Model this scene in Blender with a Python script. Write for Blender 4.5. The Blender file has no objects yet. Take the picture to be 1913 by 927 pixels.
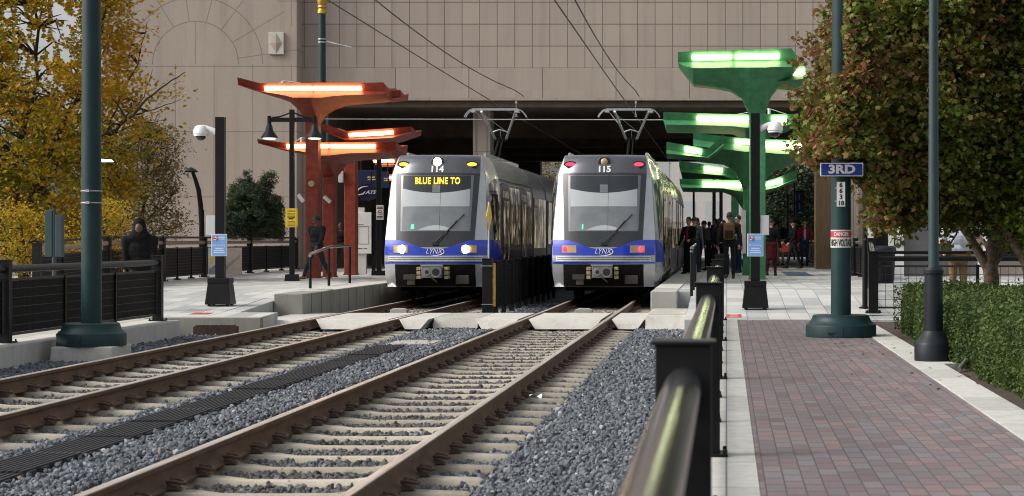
import bpy, bmesh, math, random
import numpy as np
from mathutils import Vector, Matrix, Quaternion
R = math.radians
rng = np.random.default_rng(7)
random.seed(7)
scene = bpy.context.scene
COL = scene.collection

# ---------------------------------------------------------------- camera, sky, sun, exposure
F = 3700.0            # focal length in photo pixels (1913 wide)
EYE = 1.36
cam_d = bpy.data.cameras.new("camera")
cam = bpy.data.objects.new("camera", cam_d)
COL.objects.link(cam)
cam.location = (0, 0, EYE)
cam.rotation_euler = (R(90), 0, 0)
cam_d.sensor_width = 36
cam_d.lens = 36 * F / 1913
cam_d.shift_x = (956.5 - 1357) / 1913
cam_d.shift_y = -17.5 / 1913
cam_d.clip_start = 0.1
cam_d.clip_end = 3000
cam_d.dof.use_dof = True
cam_d.dof.focus_distance = 40
cam_d.dof.aperture_fstop = 6.3
scene.camera = cam

world = bpy.data.worlds.new("World")
scene.world = world
world.use_nodes = True
wn = world.node_tree
bg = wn.nodes["Background"]
sky = wn.nodes.new("ShaderNodeTexSky")
sky.sky_type = 'NISHITA'
sky.sun_disc = False
sky.sun_elevation = R(38)
sky.sun_rotation = R(256)
sky.air_density = 1.0
sky.dust_density = 5.0
sky.ozone_density = 0.6
hs = wn.nodes.new("ShaderNodeHueSaturation")
hs.inputs["Saturation"].default_value = 0.24
wn.links.new(sky.outputs[0], hs.inputs["Color"])
wn.links.new(hs.outputs[0], bg.inputs["Color"])
bg.inputs["Strength"].default_value = 0.15
sun_d = bpy.data.lights.new("sun", 'SUN')
sun = bpy.data.objects.new("sun", sun_d)
COL.objects.link(sun)
sun_d.energy = 0.85
sun_d.angle = R(20)
sun_d.color = (1.0, 0.86, 0.68)
# the sun stands behind the camera, to the left, under thin cloud
sd = Vector((math.sin(R(256)) * math.cos(R(38)), math.cos(R(256)) * math.cos(R(38)), math.sin(R(38))))
sun.rotation_euler = sd.to_track_quat('Z', 'Y').to_euler()
vs = scene.view_settings
vs.view_transform = 'Standard'
vs.look = 'None'
vs.gamma = 1
vs.exposure = 0.56
vs.use_curve_mapping = False
scene.cycles.max_bounces = 6
scene.cycles.diffuse_bounces = 3
scene.cycles.glossy_bounces = 3
scene.cycles.transparent_max_bounces = 6
scene.cycles.use_denoising = True
scene.cycles.filter_width = 1.05
scene.cycles.sample_clamp_indirect = 6


def P(px, py, d):
    """point d metres ahead that the photo shows at pixel px, py"""
    return Vector(((px - 1357) * d / F, d, EYE - (py - 446) * d / F))


# ---------------------------------------------------------------- materials
MATS = {}


def new_mat(name):
    m = bpy.data.materials.new(name)
    m.use_nodes = True
    MATS[name] = m
    nt = m.node_tree
    return m, nt, nt.nodes["Principled BSDF"]


def ramp(nt, fac, stops):
    r = nt.nodes.new("ShaderNodeValToRGB")
    el = r.color_ramp.elements
    while len(el) < len(stops):
        el.new(0.5)
    for e, (p, c) in zip(el, stops):
        e.position = p
        e.color = (*c, 1) if len(c) == 3 else c
    nt.links.new(fac, r.inputs[0])
    return r.outputs[0]


def noise(nt, scale, detail=4, rough=0.55, coord='Object', vec=None, stretch=None):
    n = nt.nodes.new("ShaderNodeTexNoise")
    n.inputs["Scale"].default_value = scale
    n.inputs["Detail"].default_value = detail
    n.inputs["Roughness"].default_value = rough
    if vec is None:
        tc = nt.nodes.new("ShaderNodeTexCoord")
        vec = tc.outputs[coord]
    if stretch:
        mp = nt.nodes.new("ShaderNodeMapping")
        mp.inputs["Scale"].default_value = stretch
        nt.links.new(vec, mp.inputs[0])
        vec = mp.outputs[0]
    nt.links.new(vec, n.inputs["Vector"])
    return n.outputs["Fac"]


def mixc(nt, fac, a, b, mode='MIX'):
    m = nt.nodes.new("ShaderNodeMix")
    m.data_type = 'RGBA'
    m.blend_type = mode
    for sock, v in ((m.inputs[0], fac), (m.inputs[6], a), (m.inputs[7], b)):
        if hasattr(v, 'links'):
            nt.links.new(v, sock)
        elif isinstance(v, (int, float)):
            sock.default_value = v
        else:
            sock.default_value = (*v, 1)
    return m.outputs[2]


def bump(nt, bs, height, strength, dist=0.01):
    b = nt.nodes.new("ShaderNodeBump")
    b.inputs["Strength"].default_value = strength
    b.inputs["Distance"].default_value = dist
    nt.links.new(height, b.inputs["Height"])
    nt.links.new(b.outputs[0], bs.inputs["Normal"])


def pm(name, c, rough=0.6, metal=0.0, var=0.18, scale=6, bmp=0.0, bscale=None, spec=0.5, coat=0.0, stretch=None):
    """painted / plain surface with a little uneven wear"""
    m, nt, bs = new_mat(name)
    f = noise(nt, scale, 5, 0.6, stretch=stretch)
    lo = tuple(max(0, x * (1 - var)) for x in c)
    hi = tuple(min(1, x * (1 + var)) for x in c)
    nt.links.new(ramp(nt, f, [(0.3, lo), (0.7, hi)]), bs.inputs["Base Color"])
    bs.inputs["Roughness"].default_value = rough
    bs.inputs["Metallic"].default_value = metal
    bs.inputs["Specular IOR Level"].default_value = spec
    bs.inputs["Coat Weight"].default_value = coat
    if bmp:
        bump(nt, bs, noise(nt, bscale or scale * 6, 4), bmp)
    return m


def emit(name, c, strength, base=None):
    m, nt, bs = new_mat(name)
    bs.inputs["Base Color"].default_value = (*(base or c), 1)
    bs.inputs["Emission Color"].default_value = (*c, 1)
    bs.inputs["Emission Strength"].default_value = strength
    return m


def leaf_mat(name, stops, patch_scale=0.45, trans=0.35):
    """leaves: every leaf its own tint, drifting in patches through the crown"""
    m, nt, bs = new_mat(name)
    g = nt.nodes.new("ShaderNodeNewGeometry")
    n = noise(nt, patch_scale, 3, 0.6)
    ma = nt.nodes.new("ShaderNodeMath")
    ma.operation = 'MULTIPLY_ADD'
    nt.links.new(g.outputs["Random Per Island"], ma.inputs[0])
    ma.inputs[1].default_value = 0.5
    mb = nt.nodes.new("ShaderNodeMath")
    mb.operation = 'MULTIPLY_ADD'
    nt.links.new(n, mb.inputs[0])
    mb.inputs[1].default_value = 1.3
    mb.inputs[2].default_value = -0.4
    nt.links.new(mb.outputs[0], ma.inputs[2])
    c = ramp(nt, ma.outputs[0], stops)
    nt.links.new(c, bs.inputs["Base Color"])
    bs.inputs["Roughness"].default_value = 0.55
    bs.inputs["Specular IOR Level"].default_value = 0.3
    t = nt.nodes.new("ShaderNodeBsdfTranslucent")
    nt.links.new(c, t.inputs[0])
    mx = nt.nodes.new("ShaderNodeMixShader")
    mx.inputs[0].default_value = trans
    nt.links.new(bs.outputs[0], mx.inputs[1])
    nt.links.new(t.outputs[0], mx.inputs[2])
    nt.links.new(mx.outputs[0], nt.nodes["Material Output"].inputs[0])
    return m


def math_node(nt, op, a, b=None, c=None):
    n = nt.nodes.new("ShaderNodeMath")
    n.operation = op
    for i, v in enumerate((a, b, c)):
        if v is None:
            continue
        if hasattr(v, 'links'):
            nt.links.new(v, n.inputs[i])
        else:
            n.inputs[i].default_value = v
    return n.outputs[0]


def xyz(nt, coord='Object'):
    tc = nt.nodes.new("ShaderNodeTexCoord")
    s = nt.nodes.new("ShaderNodeSeparateXYZ")
    nt.links.new(tc.outputs[coord], s.inputs[0])
    return tc.outputs[coord], s.outputs[0], s.outputs[1], s.outputs[2]


def brick_tex(nt, vec, w, h, mortar, c1, c2, cm, offset=0.5, smooth=0.1):
    b = nt.nodes.new("ShaderNodeTexBrick")
    b.offset = offset
    b.offset_frequency = 2
    nt.links.new(vec, b.inputs["Vector"])
    b.inputs["Scale"].default_value = 1
    b.inputs["Brick Width"].default_value = w
    b.inputs["Row Height"].default_value = h
    b.inputs["Mortar Size"].default_value = mortar
    b.inputs["Mortar Smooth"].default_value = smooth
    b.inputs["Color1"].default_value = (*c1, 1)
    b.inputs["Color2"].default_value = (*c2, 1)
    b.inputs["Mortar"].default_value = (*cm, 1)
    return b


def mapping(nt, vec, rot=(0, 0, 0), loc=(0, 0, 0), sc=(1, 1, 1)):
    mp = nt.nodes.new("ShaderNodeMapping")
    mp.inputs["Rotation"].default_value = rot
    mp.inputs["Location"].default_value = loc
    mp.inputs["Scale"].default_value = sc
    nt.links.new(vec, mp.inputs[0])
    return mp.outputs[0]


def concrete(name, c, var=0.2, stain=0.35, scale=2.0):
    m, nt, bs = new_mat(name)
    a = noise(nt, scale, 6, 0.65)
    b = noise(nt, 90, 3, 0.6)
    base = ramp(nt, a, [(0.3, tuple(x * (1 - var) for x in c)), (0.7, tuple(min(1, x * (1 + var * .6)) for x in c))])
    base = mixc(nt, 0.35, base, ramp(nt, b, [(0.35, tuple(x * .55 for x in c)), (0.65, tuple(min(1, x * 1.35) for x in c))]))
    s = noise(nt, 1.6, 5, 0.7, stretch=(3, 3, .5))
    base = mixc(nt, math_node(nt, 'MULTIPLY', ramp(nt, s, [(0.5, (0, 0, 0)), (0.72, (1, 1, 1))]), stain), base, tuple(x * .45 for x in c))
    nt.links.new(base, bs.inputs["Base Color"])
    bs.inputs["Roughness"].default_value = 0.85
    bs.inputs["Specular IOR Level"].default_value = 0.3
    bump(nt, bs, b, 0.25, 0.004)
    return m


M = {}
M['concrete'] = concrete('pale_concrete', (0.42, 0.41, 0.37))
M['concrete_white'] = concrete('white_concrete', (0.54, 0.53, 0.49), stain=.35)
M['concrete_grey'] = concrete('grey_concrete', (0.27, 0.27, 0.235), stain=.5)
M['tie'] = concrete('tie_concrete', (0.46, 0.42, 0.34), stain=.45)


def dust_ties():
    """rust washed off the rails stains each tie round the rail seats"""
    m = M['tie']
    nt = m.node_tree
    bs = nt.nodes["Principled BSDF"]
    src = bs.inputs["Base Color"].links[0].from_socket
    _, x, y, z = xyz(nt)
    d = math_node(nt, 'ABSOLUTE', math_node(nt, 'SUBTRACT', math_node(nt, 'ABSOLUTE', x), .753))
    f = ramp(nt, d, [(0.07, (.9, .9, .9)), (0.26, (0, 0, 0))])
    oi = nt.nodes.new("ShaderNodeObjectInfo")
    n = noise(nt, 7, 4, .7)
    f = math_node(nt, 'MULTIPLY', f, ramp(nt, n, [(.3, (.3, .3, .3)), (.65, (1, 1, 1))]))
    c = mixc(nt, f, src, (0.10, 0.062, 0.036))
    v = math_node(nt, 'MULTIPLY_ADD', oi.outputs["Random"], .35, .72)
    hsv = nt.nodes.new("ShaderNodeHueSaturation")
    nt.links.new(v, hsv.inputs["Value"])
    nt.links.new(c, hsv.inputs["Color"])
    nt.links.new(hsv.outputs[0], bs.inputs["Base Color"])


TIE_DUST = dust_ties
M['black'] = pm('black_paint', (0.006, 0.0065, 0.0075), 0.42, var=.3, spec=.22)
M['black_gloss'] = pm('glossy_black_pipe', (0.27, 0.27, 0.27), 0.16, metal=.9, var=.3, spec=.7)
M['mesh_black'] = pm('black_mesh', (0.004, 0.004, 0.005), 0.6, spec=.12)
M['wire_black'] = pm('black_wire', (0.020, 0.020, 0.021), 0.5, spec=.4)
M['green_pole'] = pm('dark_green_paint', (0.011, 0.035, 0.038), 0.45, spec=.3, var=.2, scale=3, bmp=.05, bscale=60)
M['green_post'] = pm('blue_green_paint', (0.022, 0.045, 0.052), 0.42, var=.2, scale=3)
M['dark_post'] = pm('dark_blue_black_paint', (0.009, 0.012, 0.017), 0.42, spec=.3, var=.25, bmp=.05)
M['gold'] = pm('gold_paint', (0.45, 0.28, 0.05), 0.4, .5)
M['white'] = pm('white_paint', (0.74, 0.74, 0.73), 0.5, var=.05)
M['offwhite'] = pm('offwhite_panel', (0.60, 0.58, 0.55), 0.5, var=.06)
M['greybox'] = pm('grey_box', (0.50, 0.52, 0.54), 0.5, var=.06)
M['steel'] = pm('galvanised_steel', (0.52, 0.53, 0.55), 0.35, .85, var=.2, scale=20)
M['wire'] = pm('wire', (0.02, 0.018, 0.016), 0.5)
M['wire_pale'] = pm('bright_wire', (0.45, 0.45, 0.45), 0.4, .6)
M['rust'] = pm('rusty_iron', (0.055, 0.028, 0.017), 0.75, var=.45, scale=14, bmp=.4)
M['rubber'] = pm('black_rubber', (0.02, 0.021, 0.023), 0.6, var=.3)
M['red_paint'] = pm('red_orange_paint', (0.23, 0.042, 0.024), 0.55, spec=.3, var=.32, scale=5, bmp=.1)
M['green_paint'] = pm('bright_green_paint', (0.055, 0.205, 0.09), 0.5, spec=.3, var=.25, scale=5, bmp=.05)
M['bark'] = pm('tree_bark', (0.17, 0.125, 0.09), 0.9, var=.5, scale=16, bmp=.8, bscale=30)
M['bark_dark'] = pm('dark_bark', (0.035, 0.026, 0.020), 0.9, var=.4, scale=12, bmp=.6)
M['soil'] = pm('soil', (0.06, 0.045, 0.032), 0.95, var=.4, scale=14, bmp=.6)
M['dark_glass'] = pm('dark_glass', (0.012, 0.014, 0.016), 0.06, var=.1, spec=.8)
M['tube_orange'] = emit('orange_tube_light', (1.0, 0.52, 0.21), 11)
M['tube_green'] = emit('green_tube_light', (1.0, 1.0, 0.52), 8.5)
M['lamp_warm'] = emit('lamp_glow', (1.0, 0.93, 0.75), 4.0)
M['head_light'] = emit('headlight_glow', (1.0, 0.76, 0.38), 14.0)
M['tail_light'] = emit('red_light_glow', (1.0, 0.02, 0.045), 3.2)
M['amber_light'] = emit('amber_light_glow', (1.0, 0.36, 0.03), 2.6)
M['led_amber'] = emit('amber_led', (1.0, 0.58, 0.03), 1.5)
M['led_green'] = emit('green_led', (0.10, 1.0, 0.35), 1.2)
M['sign_blue'] = pm('blue_sign', (0.012, 0.045, 0.30), 0.35, var=.06)
M['sign_sky'] = pm('light_blue_sign', (0.17, 0.36, 0.72), 0.4, var=.04)
M['sign_yellow'] = pm('yellow_sign', (0.80, 0.56, 0.02), 0.4, var=.04)
M['sign_navy'] = pm('navy_sign', (0.008, 0.016, 0.065), 0.4, var=.1)
M['sign_red'] = pm('red_sign', (0.45, 0.035, 0.035), 0.5, var=.12)
M['ink'] = pm('black_ink', (0.012, 0.012, 0.012), 0.6)
M['gilt'] = pm('pale_gold_lettering', (0.72, 0.55, 0.2), 0.5)
M['map_tan'] = pm('map_tan', (0.42, 0.33, 0.27), 0.5, var=.12)
M['train_silver'] = pm('silver_train_paint', (0.44, 0.45, 0.47), 0.27, metal=.4, var=.12, scale=1.4, coat=.4)
M['train_hood'] = pm('graphite_hood', (0.12, 0.125, 0.14), 0.24, metal=.7, var=.05, coat=.5)
M['train_mask'] = pm('black_mask', (0.018, 0.019, 0.022), 0.22, var=.2, coat=.4)
M['train_band'] = pm('dark_window_band', (0.020, 0.021, 0.023), 0.30, var=.3, spec=.3)
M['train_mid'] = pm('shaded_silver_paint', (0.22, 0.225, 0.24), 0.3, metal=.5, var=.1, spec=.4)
M['train_lower'] = pm('painted_fence_reflection', (0.07, 0.075, 0.085), 0.4, var=.2, spec=.3)  # reflection of the dark fence, painted as a colour over silver
M['glass_pale'] = pm('pale_cab_and_reflection', (0.40, 0.43, 0.45), 0.07, var=.06, scale=2)  # reflection tones painted into the windscreen panels, here and below
M['glass_grey'] = pm('grey_cab_and_reflection', (0.17, 0.185, 0.20), 0.07, var=.2, scale=2)
M['glass_dark'] = pm('dark_cab_and_reflection', (0.025, 0.03, 0.035), 0.07, var=.2, scale=2)
M['train_blue'] = pm('blue_train_paint', (0.004, 0.036, 0.46), 0.3, var=.05, coat=.6)
M['train_dark'] = pm('dark_underframe', (0.008, 0.007, 0.0065), 0.8, spec=.15, var=.4, scale=8)
M['coupler_bay_box'] = pm('brown_grey_box', (.05,.04,.033), .7, var=.3)
M['coupler_grey'] = pm('coupler_grey', (0.22, 0.22, 0.22), 0.45, .4, var=.2)
M['lamp_glass'] = pm('lamp_glass', (0.42, 0.30, 0.16), 0.15, var=.1)
M['bellows'] = pm('rubber_bellows', (0.015, 0.015, 0.016), 0.8)
M['brown_column'] = pm('brown_column', (0.09, 0.06, 0.028), 0.8, var=.3, scale=4, stretch=(6, 6, .6))
M['panel_grey'] = pm('grey_door_panel', (0.10, 0.10, 0.10), 0.5, var=.1)
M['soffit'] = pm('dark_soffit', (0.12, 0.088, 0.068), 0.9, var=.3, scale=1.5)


def windshield_mat():
    m, nt, bs = new_mat('windshield_glass')
    bs.inputs["Base Color"].default_value = (0.03, 0.035, 0.04, 1)
    bs.inputs["Roughness"].default_value = 0.035
    bs.inputs["IOR"].default_value = 2.5
    return m


M['windshield'] = windshield_mat()


def side_glass_mat():
    m, nt, bs = new_mat('side_window_glass')
    bs.inputs["Base Color"].default_value = (0.016, 0.017, 0.018, 1)
    bs.inputs["Roughness"].default_value = 0.07
    bs.inputs["IOR"].default_value = 1.55
    # pale reflection streaks painted as a weak warm glow in noise patches
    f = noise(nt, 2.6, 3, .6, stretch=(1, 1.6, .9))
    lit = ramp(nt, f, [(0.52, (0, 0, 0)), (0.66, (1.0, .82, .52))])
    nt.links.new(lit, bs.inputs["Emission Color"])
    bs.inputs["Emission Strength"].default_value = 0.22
    bump(nt, bs, noise(nt, 1.2, 2, stretch=(1, .8, .25)), 0.35, 0.02)
    return m


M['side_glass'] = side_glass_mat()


def ballast_mat():
    m, nt, bs = new_mat('grey_ballast_stone')
    g = nt.nodes.new("ShaderNodeNewGeometry")
    c = ramp(nt, g.outputs["Random Per Island"],
             [(0.0, (0.032, 0.036, 0.043)), (0.35, (0.070, 0.080, 0.095)), (0.75, (0.122, 0.137, 0.158)),
              (0.95, (0.23, 0.26, 0.30)), (0.965, (0.11, 0.08, 0.06)), (0.985, (0.45, 0.46, 0.47))])
    n = noise(nt, 60, 4)
    c = mixc(nt, 0.35, c, ramp(nt, n, [(0.3, (0.03, 0.035, 0.045)), (0.7, (0.26, 0.28, 0.31))]))
    nt.links.new(c, bs.inputs["Base Color"])
    bs.inputs["Roughness"].default_value = 0.8
    bs.inputs["Base Color"].default_value = (0, 0, 0, 1)
    # brown brake dust and rust lie thick between and beside the rails
    _, x, y, z = xyz(nt)
    d1 = math_node(nt, 'ABSOLUTE', math_node(nt, 'ADD', x, 6.75))
    d2 = math_node(nt, 'ABSOLUTE', math_node(nt, 'ADD', x, 2.91))
    dd = math_node(nt, 'MINIMUM', d1, d2)
    inn = ramp(nt, dd, [(.78, (1, 1, 1)), (1.0, (0, 0, 0))])
    pn = noise(nt, 1.1, 4)
    fac = math_node(nt, 'MULTIPLY', math_node(nt, 'MULTIPLY', inn, .62), ramp(nt, pn, [(.3, (.35, .35, .35)), (.65, (1, 1, 1))]))
    nt.links.new(mixc(nt, fac, c, (0.062, 0.046, 0.036)), bs.inputs["Base Color"])
    bump(nt, bs, n, 0.4, 0.004)
    return m


M['ballast'] = ballast_mat()
TIE_DUST()


def ballast_bed_mat():
    m, nt, bs = new_mat('ballast_bed')
    v = nt.nodes.new("ShaderNodeTexVoronoi")
    v.inputs["Scale"].default_value = 24
    tc = nt.nodes.new("ShaderNodeTexCoord")
    nt.links.new(tc.outputs["Object"], v.inputs["Vector"])
    nt.links.new(ramp(nt, v.outputs["Color"], [(0.1, (0.02, 0.023, 0.03)), (0.9, (0.10, 0.11, 0.13))]), bs.inputs["Base Color"])
    bs.inputs["Roughness"].default_value = 0.9
    bump(nt, bs, v.outputs["Distance"], 1.0, 0.03)
    return m


M['bed'] = ballast_bed_mat()


def rail_mat():
    """brown rusted web, bright worn running surface on the head"""
    m, nt, bs = new_mat('rusted_rail')
    _, x, y, z = xyz(nt)
    f = noise(nt, 10, 5, .6, stretch=(1, .25, 1))
    brown = ramp(nt, f, [(0.3, (0.070, 0.035, 0.016)), (0.7, (0.155, 0.084, 0.043))])
    top = math_node(nt, 'GREATER_THAN', z, 0.165)
    f2 = noise(nt, 6, 3, stretch=(8, .15, 1))
    shine = ramp(nt, f2, [(0.3, (0.44, 0.38, 0.32)), (0.7, (0.76, 0.70, 0.64))])  # worn head steel, its missing highlights painted in as paler colour
    nt.links.new(mixc(nt, top, brown, shine), bs.inputs["Base Color"])
    nt.links.new(math_node(nt, 'MULTIPLY', top, .35), bs.inputs["Metallic"])
    nt.links.new(math_node(nt, 'MULTIPLY_ADD', top, -0.42, 0.72), bs.inputs["Roughness"])
    return m


M['rail'] = rail_mat()


def brick_mat():
    m, nt, bs = new_mat('brick_pavers')
    vec, x, y, z = xyz(nt)
    v = mapping(nt, mapping(nt, vec, sc=(1, .36, 1)), rot=(0, 0, R(90)))
    b = brick_tex(nt, v, 0.108, 0.108, 0.0042, (0.0, 0.0, 0.0), (1, 1, 1), (0.5, .5, .5))
    t = ramp(nt, b.outputs["Color"], [(0.0, (0.145, 0.095, 0.108)), (0.22, (0.225, 0.16, 0.17)), (0.5, (0.16, 0.142, 0.16)),
                                      (0.75, (0.22, 0.215, 0.23)), (0.9, (0.275, 0.18, 0.175)), (1.0, (0.295, 0.18, 0.17))])
    n = noise(nt, 70, 3)
    t = mixc(nt, 0.3, t, ramp(nt, n, [(0.3, (0.10, 0.09, 0.095)), (0.7, (0.31, 0.27, 0.27))]))
    big = noise(nt, .5, 4)
    t = mixc(nt, math_node(nt, 'MULTIPLY', ramp(nt, big, [(.4, (0, 0, 0)), (.65, (1, 1, 1))]), .35), t, (0.13, 0.105, 0.10))
    t = mixc(nt, b.outputs["Fac"], t, (0.085, 0.073, 0.075))
    nt.links.new(t, bs.inputs["Base Color"])
    bs.inputs["Roughness"].default_value = 0.75
    inv = math_node(nt, 'SUBTRACT', 1.0, b.outputs["Fac"])
    bump(nt, bs, inv, 0.6, 0.006)
    return m


M['brick'] = brick_mat()


def tile_mat():
    m, nt, bs = new_mat('platform_tiles')
    vec, x, y, z = xyz(nt)
    v = mapping(nt, vec, rot=(0, 0, R(90)))
    b = brick_tex(nt, v, 0.9, 0.36, 0.006, (0, 0, 0), (1, 1, 1), (.5, .5, .5), offset=0.0)
    t = ramp(nt, b.outputs["Color"], [(0.0, (0.27, 0.29, 0.30)), (0.3, (0.36, 0.38, 0.38)), (0.55, (0.47, 0.48, 0.46)), (1.0, (0.55, 0.55, 0.52))])
    n = noise(nt, 5, 5)
    t = mixc(nt, 0.25, t, ramp(nt, n, [(0.3, (0.3, 0.31, 0.31)), (0.7, (0.6, 0.6, 0.57))]))
    t = mixc(nt, b.outputs["Fac"], t, (0.14, 0.14, 0.135))
    nt.links.new(t, bs.inputs["Base Color"])
    bs.inputs["Roughness"].default_value = 0.7
    bump(nt, bs, math_node(nt, 'SUBTRACT', 1.0, b.outputs["Fac"]), 0.4, 0.004)
    return m


M['tile'] = tile_mat()


def strip_mat():
    m, nt, bs = new_mat('white_kerb_slabs')
    vec, x, y, z = xyz(nt)
    v = mapping(nt, vec, rot=(0, 0, R(90)))
    b = brick_tex(nt, v, 1.2, 30, 0.006, (0, 0, 0), (1, 1, 1), (.5, .5, .5), offset=0)
    n = noise(nt, 8, 6, .65)
    t = ramp(nt, n, [(0.3, (0.40, 0.40, 0.37)), (0.7, (0.56, 0.56, 0.53))])
    t = mixc(nt, 0.12, t, b.outputs["Color"])
    t = mixc(nt, b.outputs["Fac"], t, (0.18, 0.18, 0.17))
    nt.links.new(t, bs.inputs["Base Color"])
    bs.inputs["Roughness"].default_value = 0.85
    return m


M['strip'] = strip_mat()


def wall_mat(name, grid_w, grid_h, z_from, x0, arcs=False, plain_w=2.6, joint=.5):
    """pinkish precast panels: fine speckle, a grid of joints above z_from, wide plain slabs below"""
    m, nt, bs = new_mat(name)
    vec, x, y, z = xyz(nt)
    base = (0.385, 0.325, 0.280)
    sp = noise(nt, 26, 4, .7)
    sp2 = noise(nt, .35, 5, .6, stretch=(1, 1, .6))
    t = ramp(nt, sp, [(0.3, tuple(c * .74 for c in base)), (0.7, tuple(c * 1.18 for c in base))])
    t = mixc(nt, .4, t, ramp(nt, sp2, [(.3, tuple(c * .8 for c in base)), (.7, tuple(c * 1.12 for c in base))]))
    streak = noise(nt, 1.3, 5, .7, stretch=(2.2, 1, .10))
    t = mixc(nt, math_node(nt, 'MULTIPLY', ramp(nt, streak, [(.48, (0, 0, 0)), (.72, (1, 1, 1))]), .5), t, (0.20, 0.155, 0.13))

    wn_ = nt.nodes.new("ShaderNodeTexWhiteNoise")
    wn_.noise_dimensions = '2D'
    cb = nt.nodes.new("ShaderNodeCombineXYZ")
    nt.links.new(math_node(nt, 'FLOOR', math_node(nt, 'DIVIDE', math_node(nt, 'SUBTRACT', x, x0), grid_w)), cb.inputs[0])
    nt.links.new(math_node(nt, 'FLOOR', math_node(nt, 'DIVIDE', math_node(nt, 'SUBTRACT', z, z_from), grid_h)), cb.inputs[1])
    nt.links.new(cb.outputs[0], wn_.inputs["Vector"])
    t = mixc(nt, .32, t, ramp(nt, wn_.outputs["Value"], [(0, tuple(c * .86 for c in base)), (1, tuple(c * 1.13 for c in base))]))

    def line(coord, period, phase, half):
        f = math_node(nt, 'FRACT', math_node(nt, 'DIVIDE', math_node(nt, 'SUBTRACT', coord, phase), period))
        f = math_node(nt, 'ABSOLUTE', math_node(nt, 'SUBTRACT', f, .5))
        return math_node(nt, 'GREATER_THAN', f, .5 - half / period)
    above = math_node(nt, 'GREATER_THAN', z, z_from)
    below = math_node(nt, 'SUBTRACT', 1.0, above)
    hv = math_node(nt, 'MULTIPLY', math_node(nt, 'MAXIMUM', line(z, grid_h, z_from, .016), line(x, grid_w, x0, .014)), above)
    lo = math_node(nt, 'MULTIPLY', line(x, plain_w, x0, .016), below)
    j = math_node(nt, 'MAXIMUM', hv, lo)
    if arcs:
        cx, cz = arcs
        dx = math_node(nt, 'SUBTRACT', x, cx)
        dz = math_node(nt, 'SUBTRACT', z, cz)
        r = math_node(nt, 'SQRT', math_node(nt, 'ADD', math_node(nt, 'POWER', dx, 2.0), math_node(nt, 'POWER', dz, 2.0)))
        upper = math_node(nt, 'GREATER_THAN', dz, 0.0)
        inside = math_node(nt, 'MULTIPLY', math_node(nt, 'LESS_THAN', r, 3.6), upper)
        ring = None
        for rad in (1.5, 2.35):
            q = math_node(nt, 'LESS_THAN', math_node(nt, 'ABSOLUTE', math_node(nt, 'SUBTRACT', r, rad)), .018)
            ring = q if ring is None else math_node(nt, 'MAXIMUM', ring, q)
        ang = math_node(nt, 'ARCTAN2', dz, dx)
        fa = math_node(nt, 'FRACT', math_node(nt, 'DIVIDE', math_node(nt, 'ADD', ang, .25), R(22.5)))
        fa = math_node(nt, 'ABSOLUTE', math_node(nt, 'SUBTRACT', fa, .5))
        spoke = math_node(nt, 'GREATER_THAN', math_node(nt, 'MULTIPLY', fa, r), math_node(nt, 'SUBTRACT', math_node(nt, 'MULTIPLY', r, .5), .04))
        spoke = math_node(nt, 'MULTIPLY', spoke, math_node(nt, 'GREATER_THAN', r, 1.5))
        vl = math_node(nt, 'MULTIPLY', math_node(nt, 'LESS_THAN', math_node(nt, 'ABSOLUTE', dx), .012), math_node(nt, 'LESS_THAN', r, 1.5))
        pat = math_node(nt, 'MAXIMUM', math_node(nt, 'MAXIMUM', ring, spoke), vl)
        fr = math_node(nt, 'MULTIPLY', pat, inside)
        j = math_node(nt, 'MAXIMUM', math_node(nt, 'MULTIPLY', j, math_node(nt, 'SUBTRACT', 1.0, inside)), fr)
    t = mixc(nt, math_node(nt, 'MULTIPLY', j, joint), t, (0.10, 0.08, 0.07))
    nt.links.new(t, bs.inputs["Base Color"])
    bs.inputs["Roughness"].default_value = 0.9
    bs.inputs["Specular IOR Level"].default_value = 0.25
    bump(nt, bs, sp, .25, .01)
    return m


M['wall_left'] = wall_mat('precast_wall_panels', 1.35, 2.28, 5.10 - 2.28 * 2, -17.9, arcs=(-18.55, 7.45), plain_w=1.35)
M['wall_bridge'] = wall_mat('precast_bridge_panels', .62, .775, 7.39, -14.3, joint=.8)
M['wall_column'] = wall_mat('precast_column', 1.5, 1.5, 0, 0)
M['leaf_maple'] = leaf_mat('autumn_maple_leaves', [(0.0, (0.06, 0.11, 0.016)), (0.38, (0.13, 0.175, 0.030)), (0.64, (0.20, 0.175, 0.040)),
                                                   (0.80, (0.27, 0.140, 0.060)), (0.96, (0.25, 0.085, 0.070))], .42)
M['leaf_russet'] = leaf_mat('russet_maple_leaves', [(0.0, (0.14, 0.13, 0.03)), (0.45, (0.24, 0.15, 0.055)), (0.8, (0.26, 0.105, 0.07)), (1.0, (0.21, 0.06, 0.06))], .5)
M['leaf_green_maple'] = leaf_mat('green_maple_leaves', [(0.0, (0.07, 0.125, 0.018)), (0.45, (0.155, 0.215, 0.034)), (0.75, (0.23, 0.225, 0.048)),
                                                        (1.0, (0.15, 0.075, 0.03))], .5)
M['leaf_yellow'] = leaf_mat('yellow_autumn_leaves', [(0.0, (0.10, 0.135, 0.014)), (0.28, (0.23, 0.225, 0.018)), (0.56, (0.54, 0.345, 0.03)),
                                                     (1.0, (0.62, 0.29, 0.04))], .4, .55)
M['leaf_brown'] = leaf_mat('brown_olive_leaves', [(0.0, (0.09, 0.065, 0.026)), (0.5, (0.16, 0.115, 0.042)), (1.0, (0.25, 0.16, 0.055))], .6)
M['leaf_hedge'] = leaf_mat('hedge_leaves', [(0.0, (0.014, 0.034, 0.010)), (0.35, (0.040, 0.076, 0.016)), (0.75, (0.10, 0.145, 0.036)), (1.0, (0.20, 0.23, 0.08))], 1.6, .3)
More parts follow.
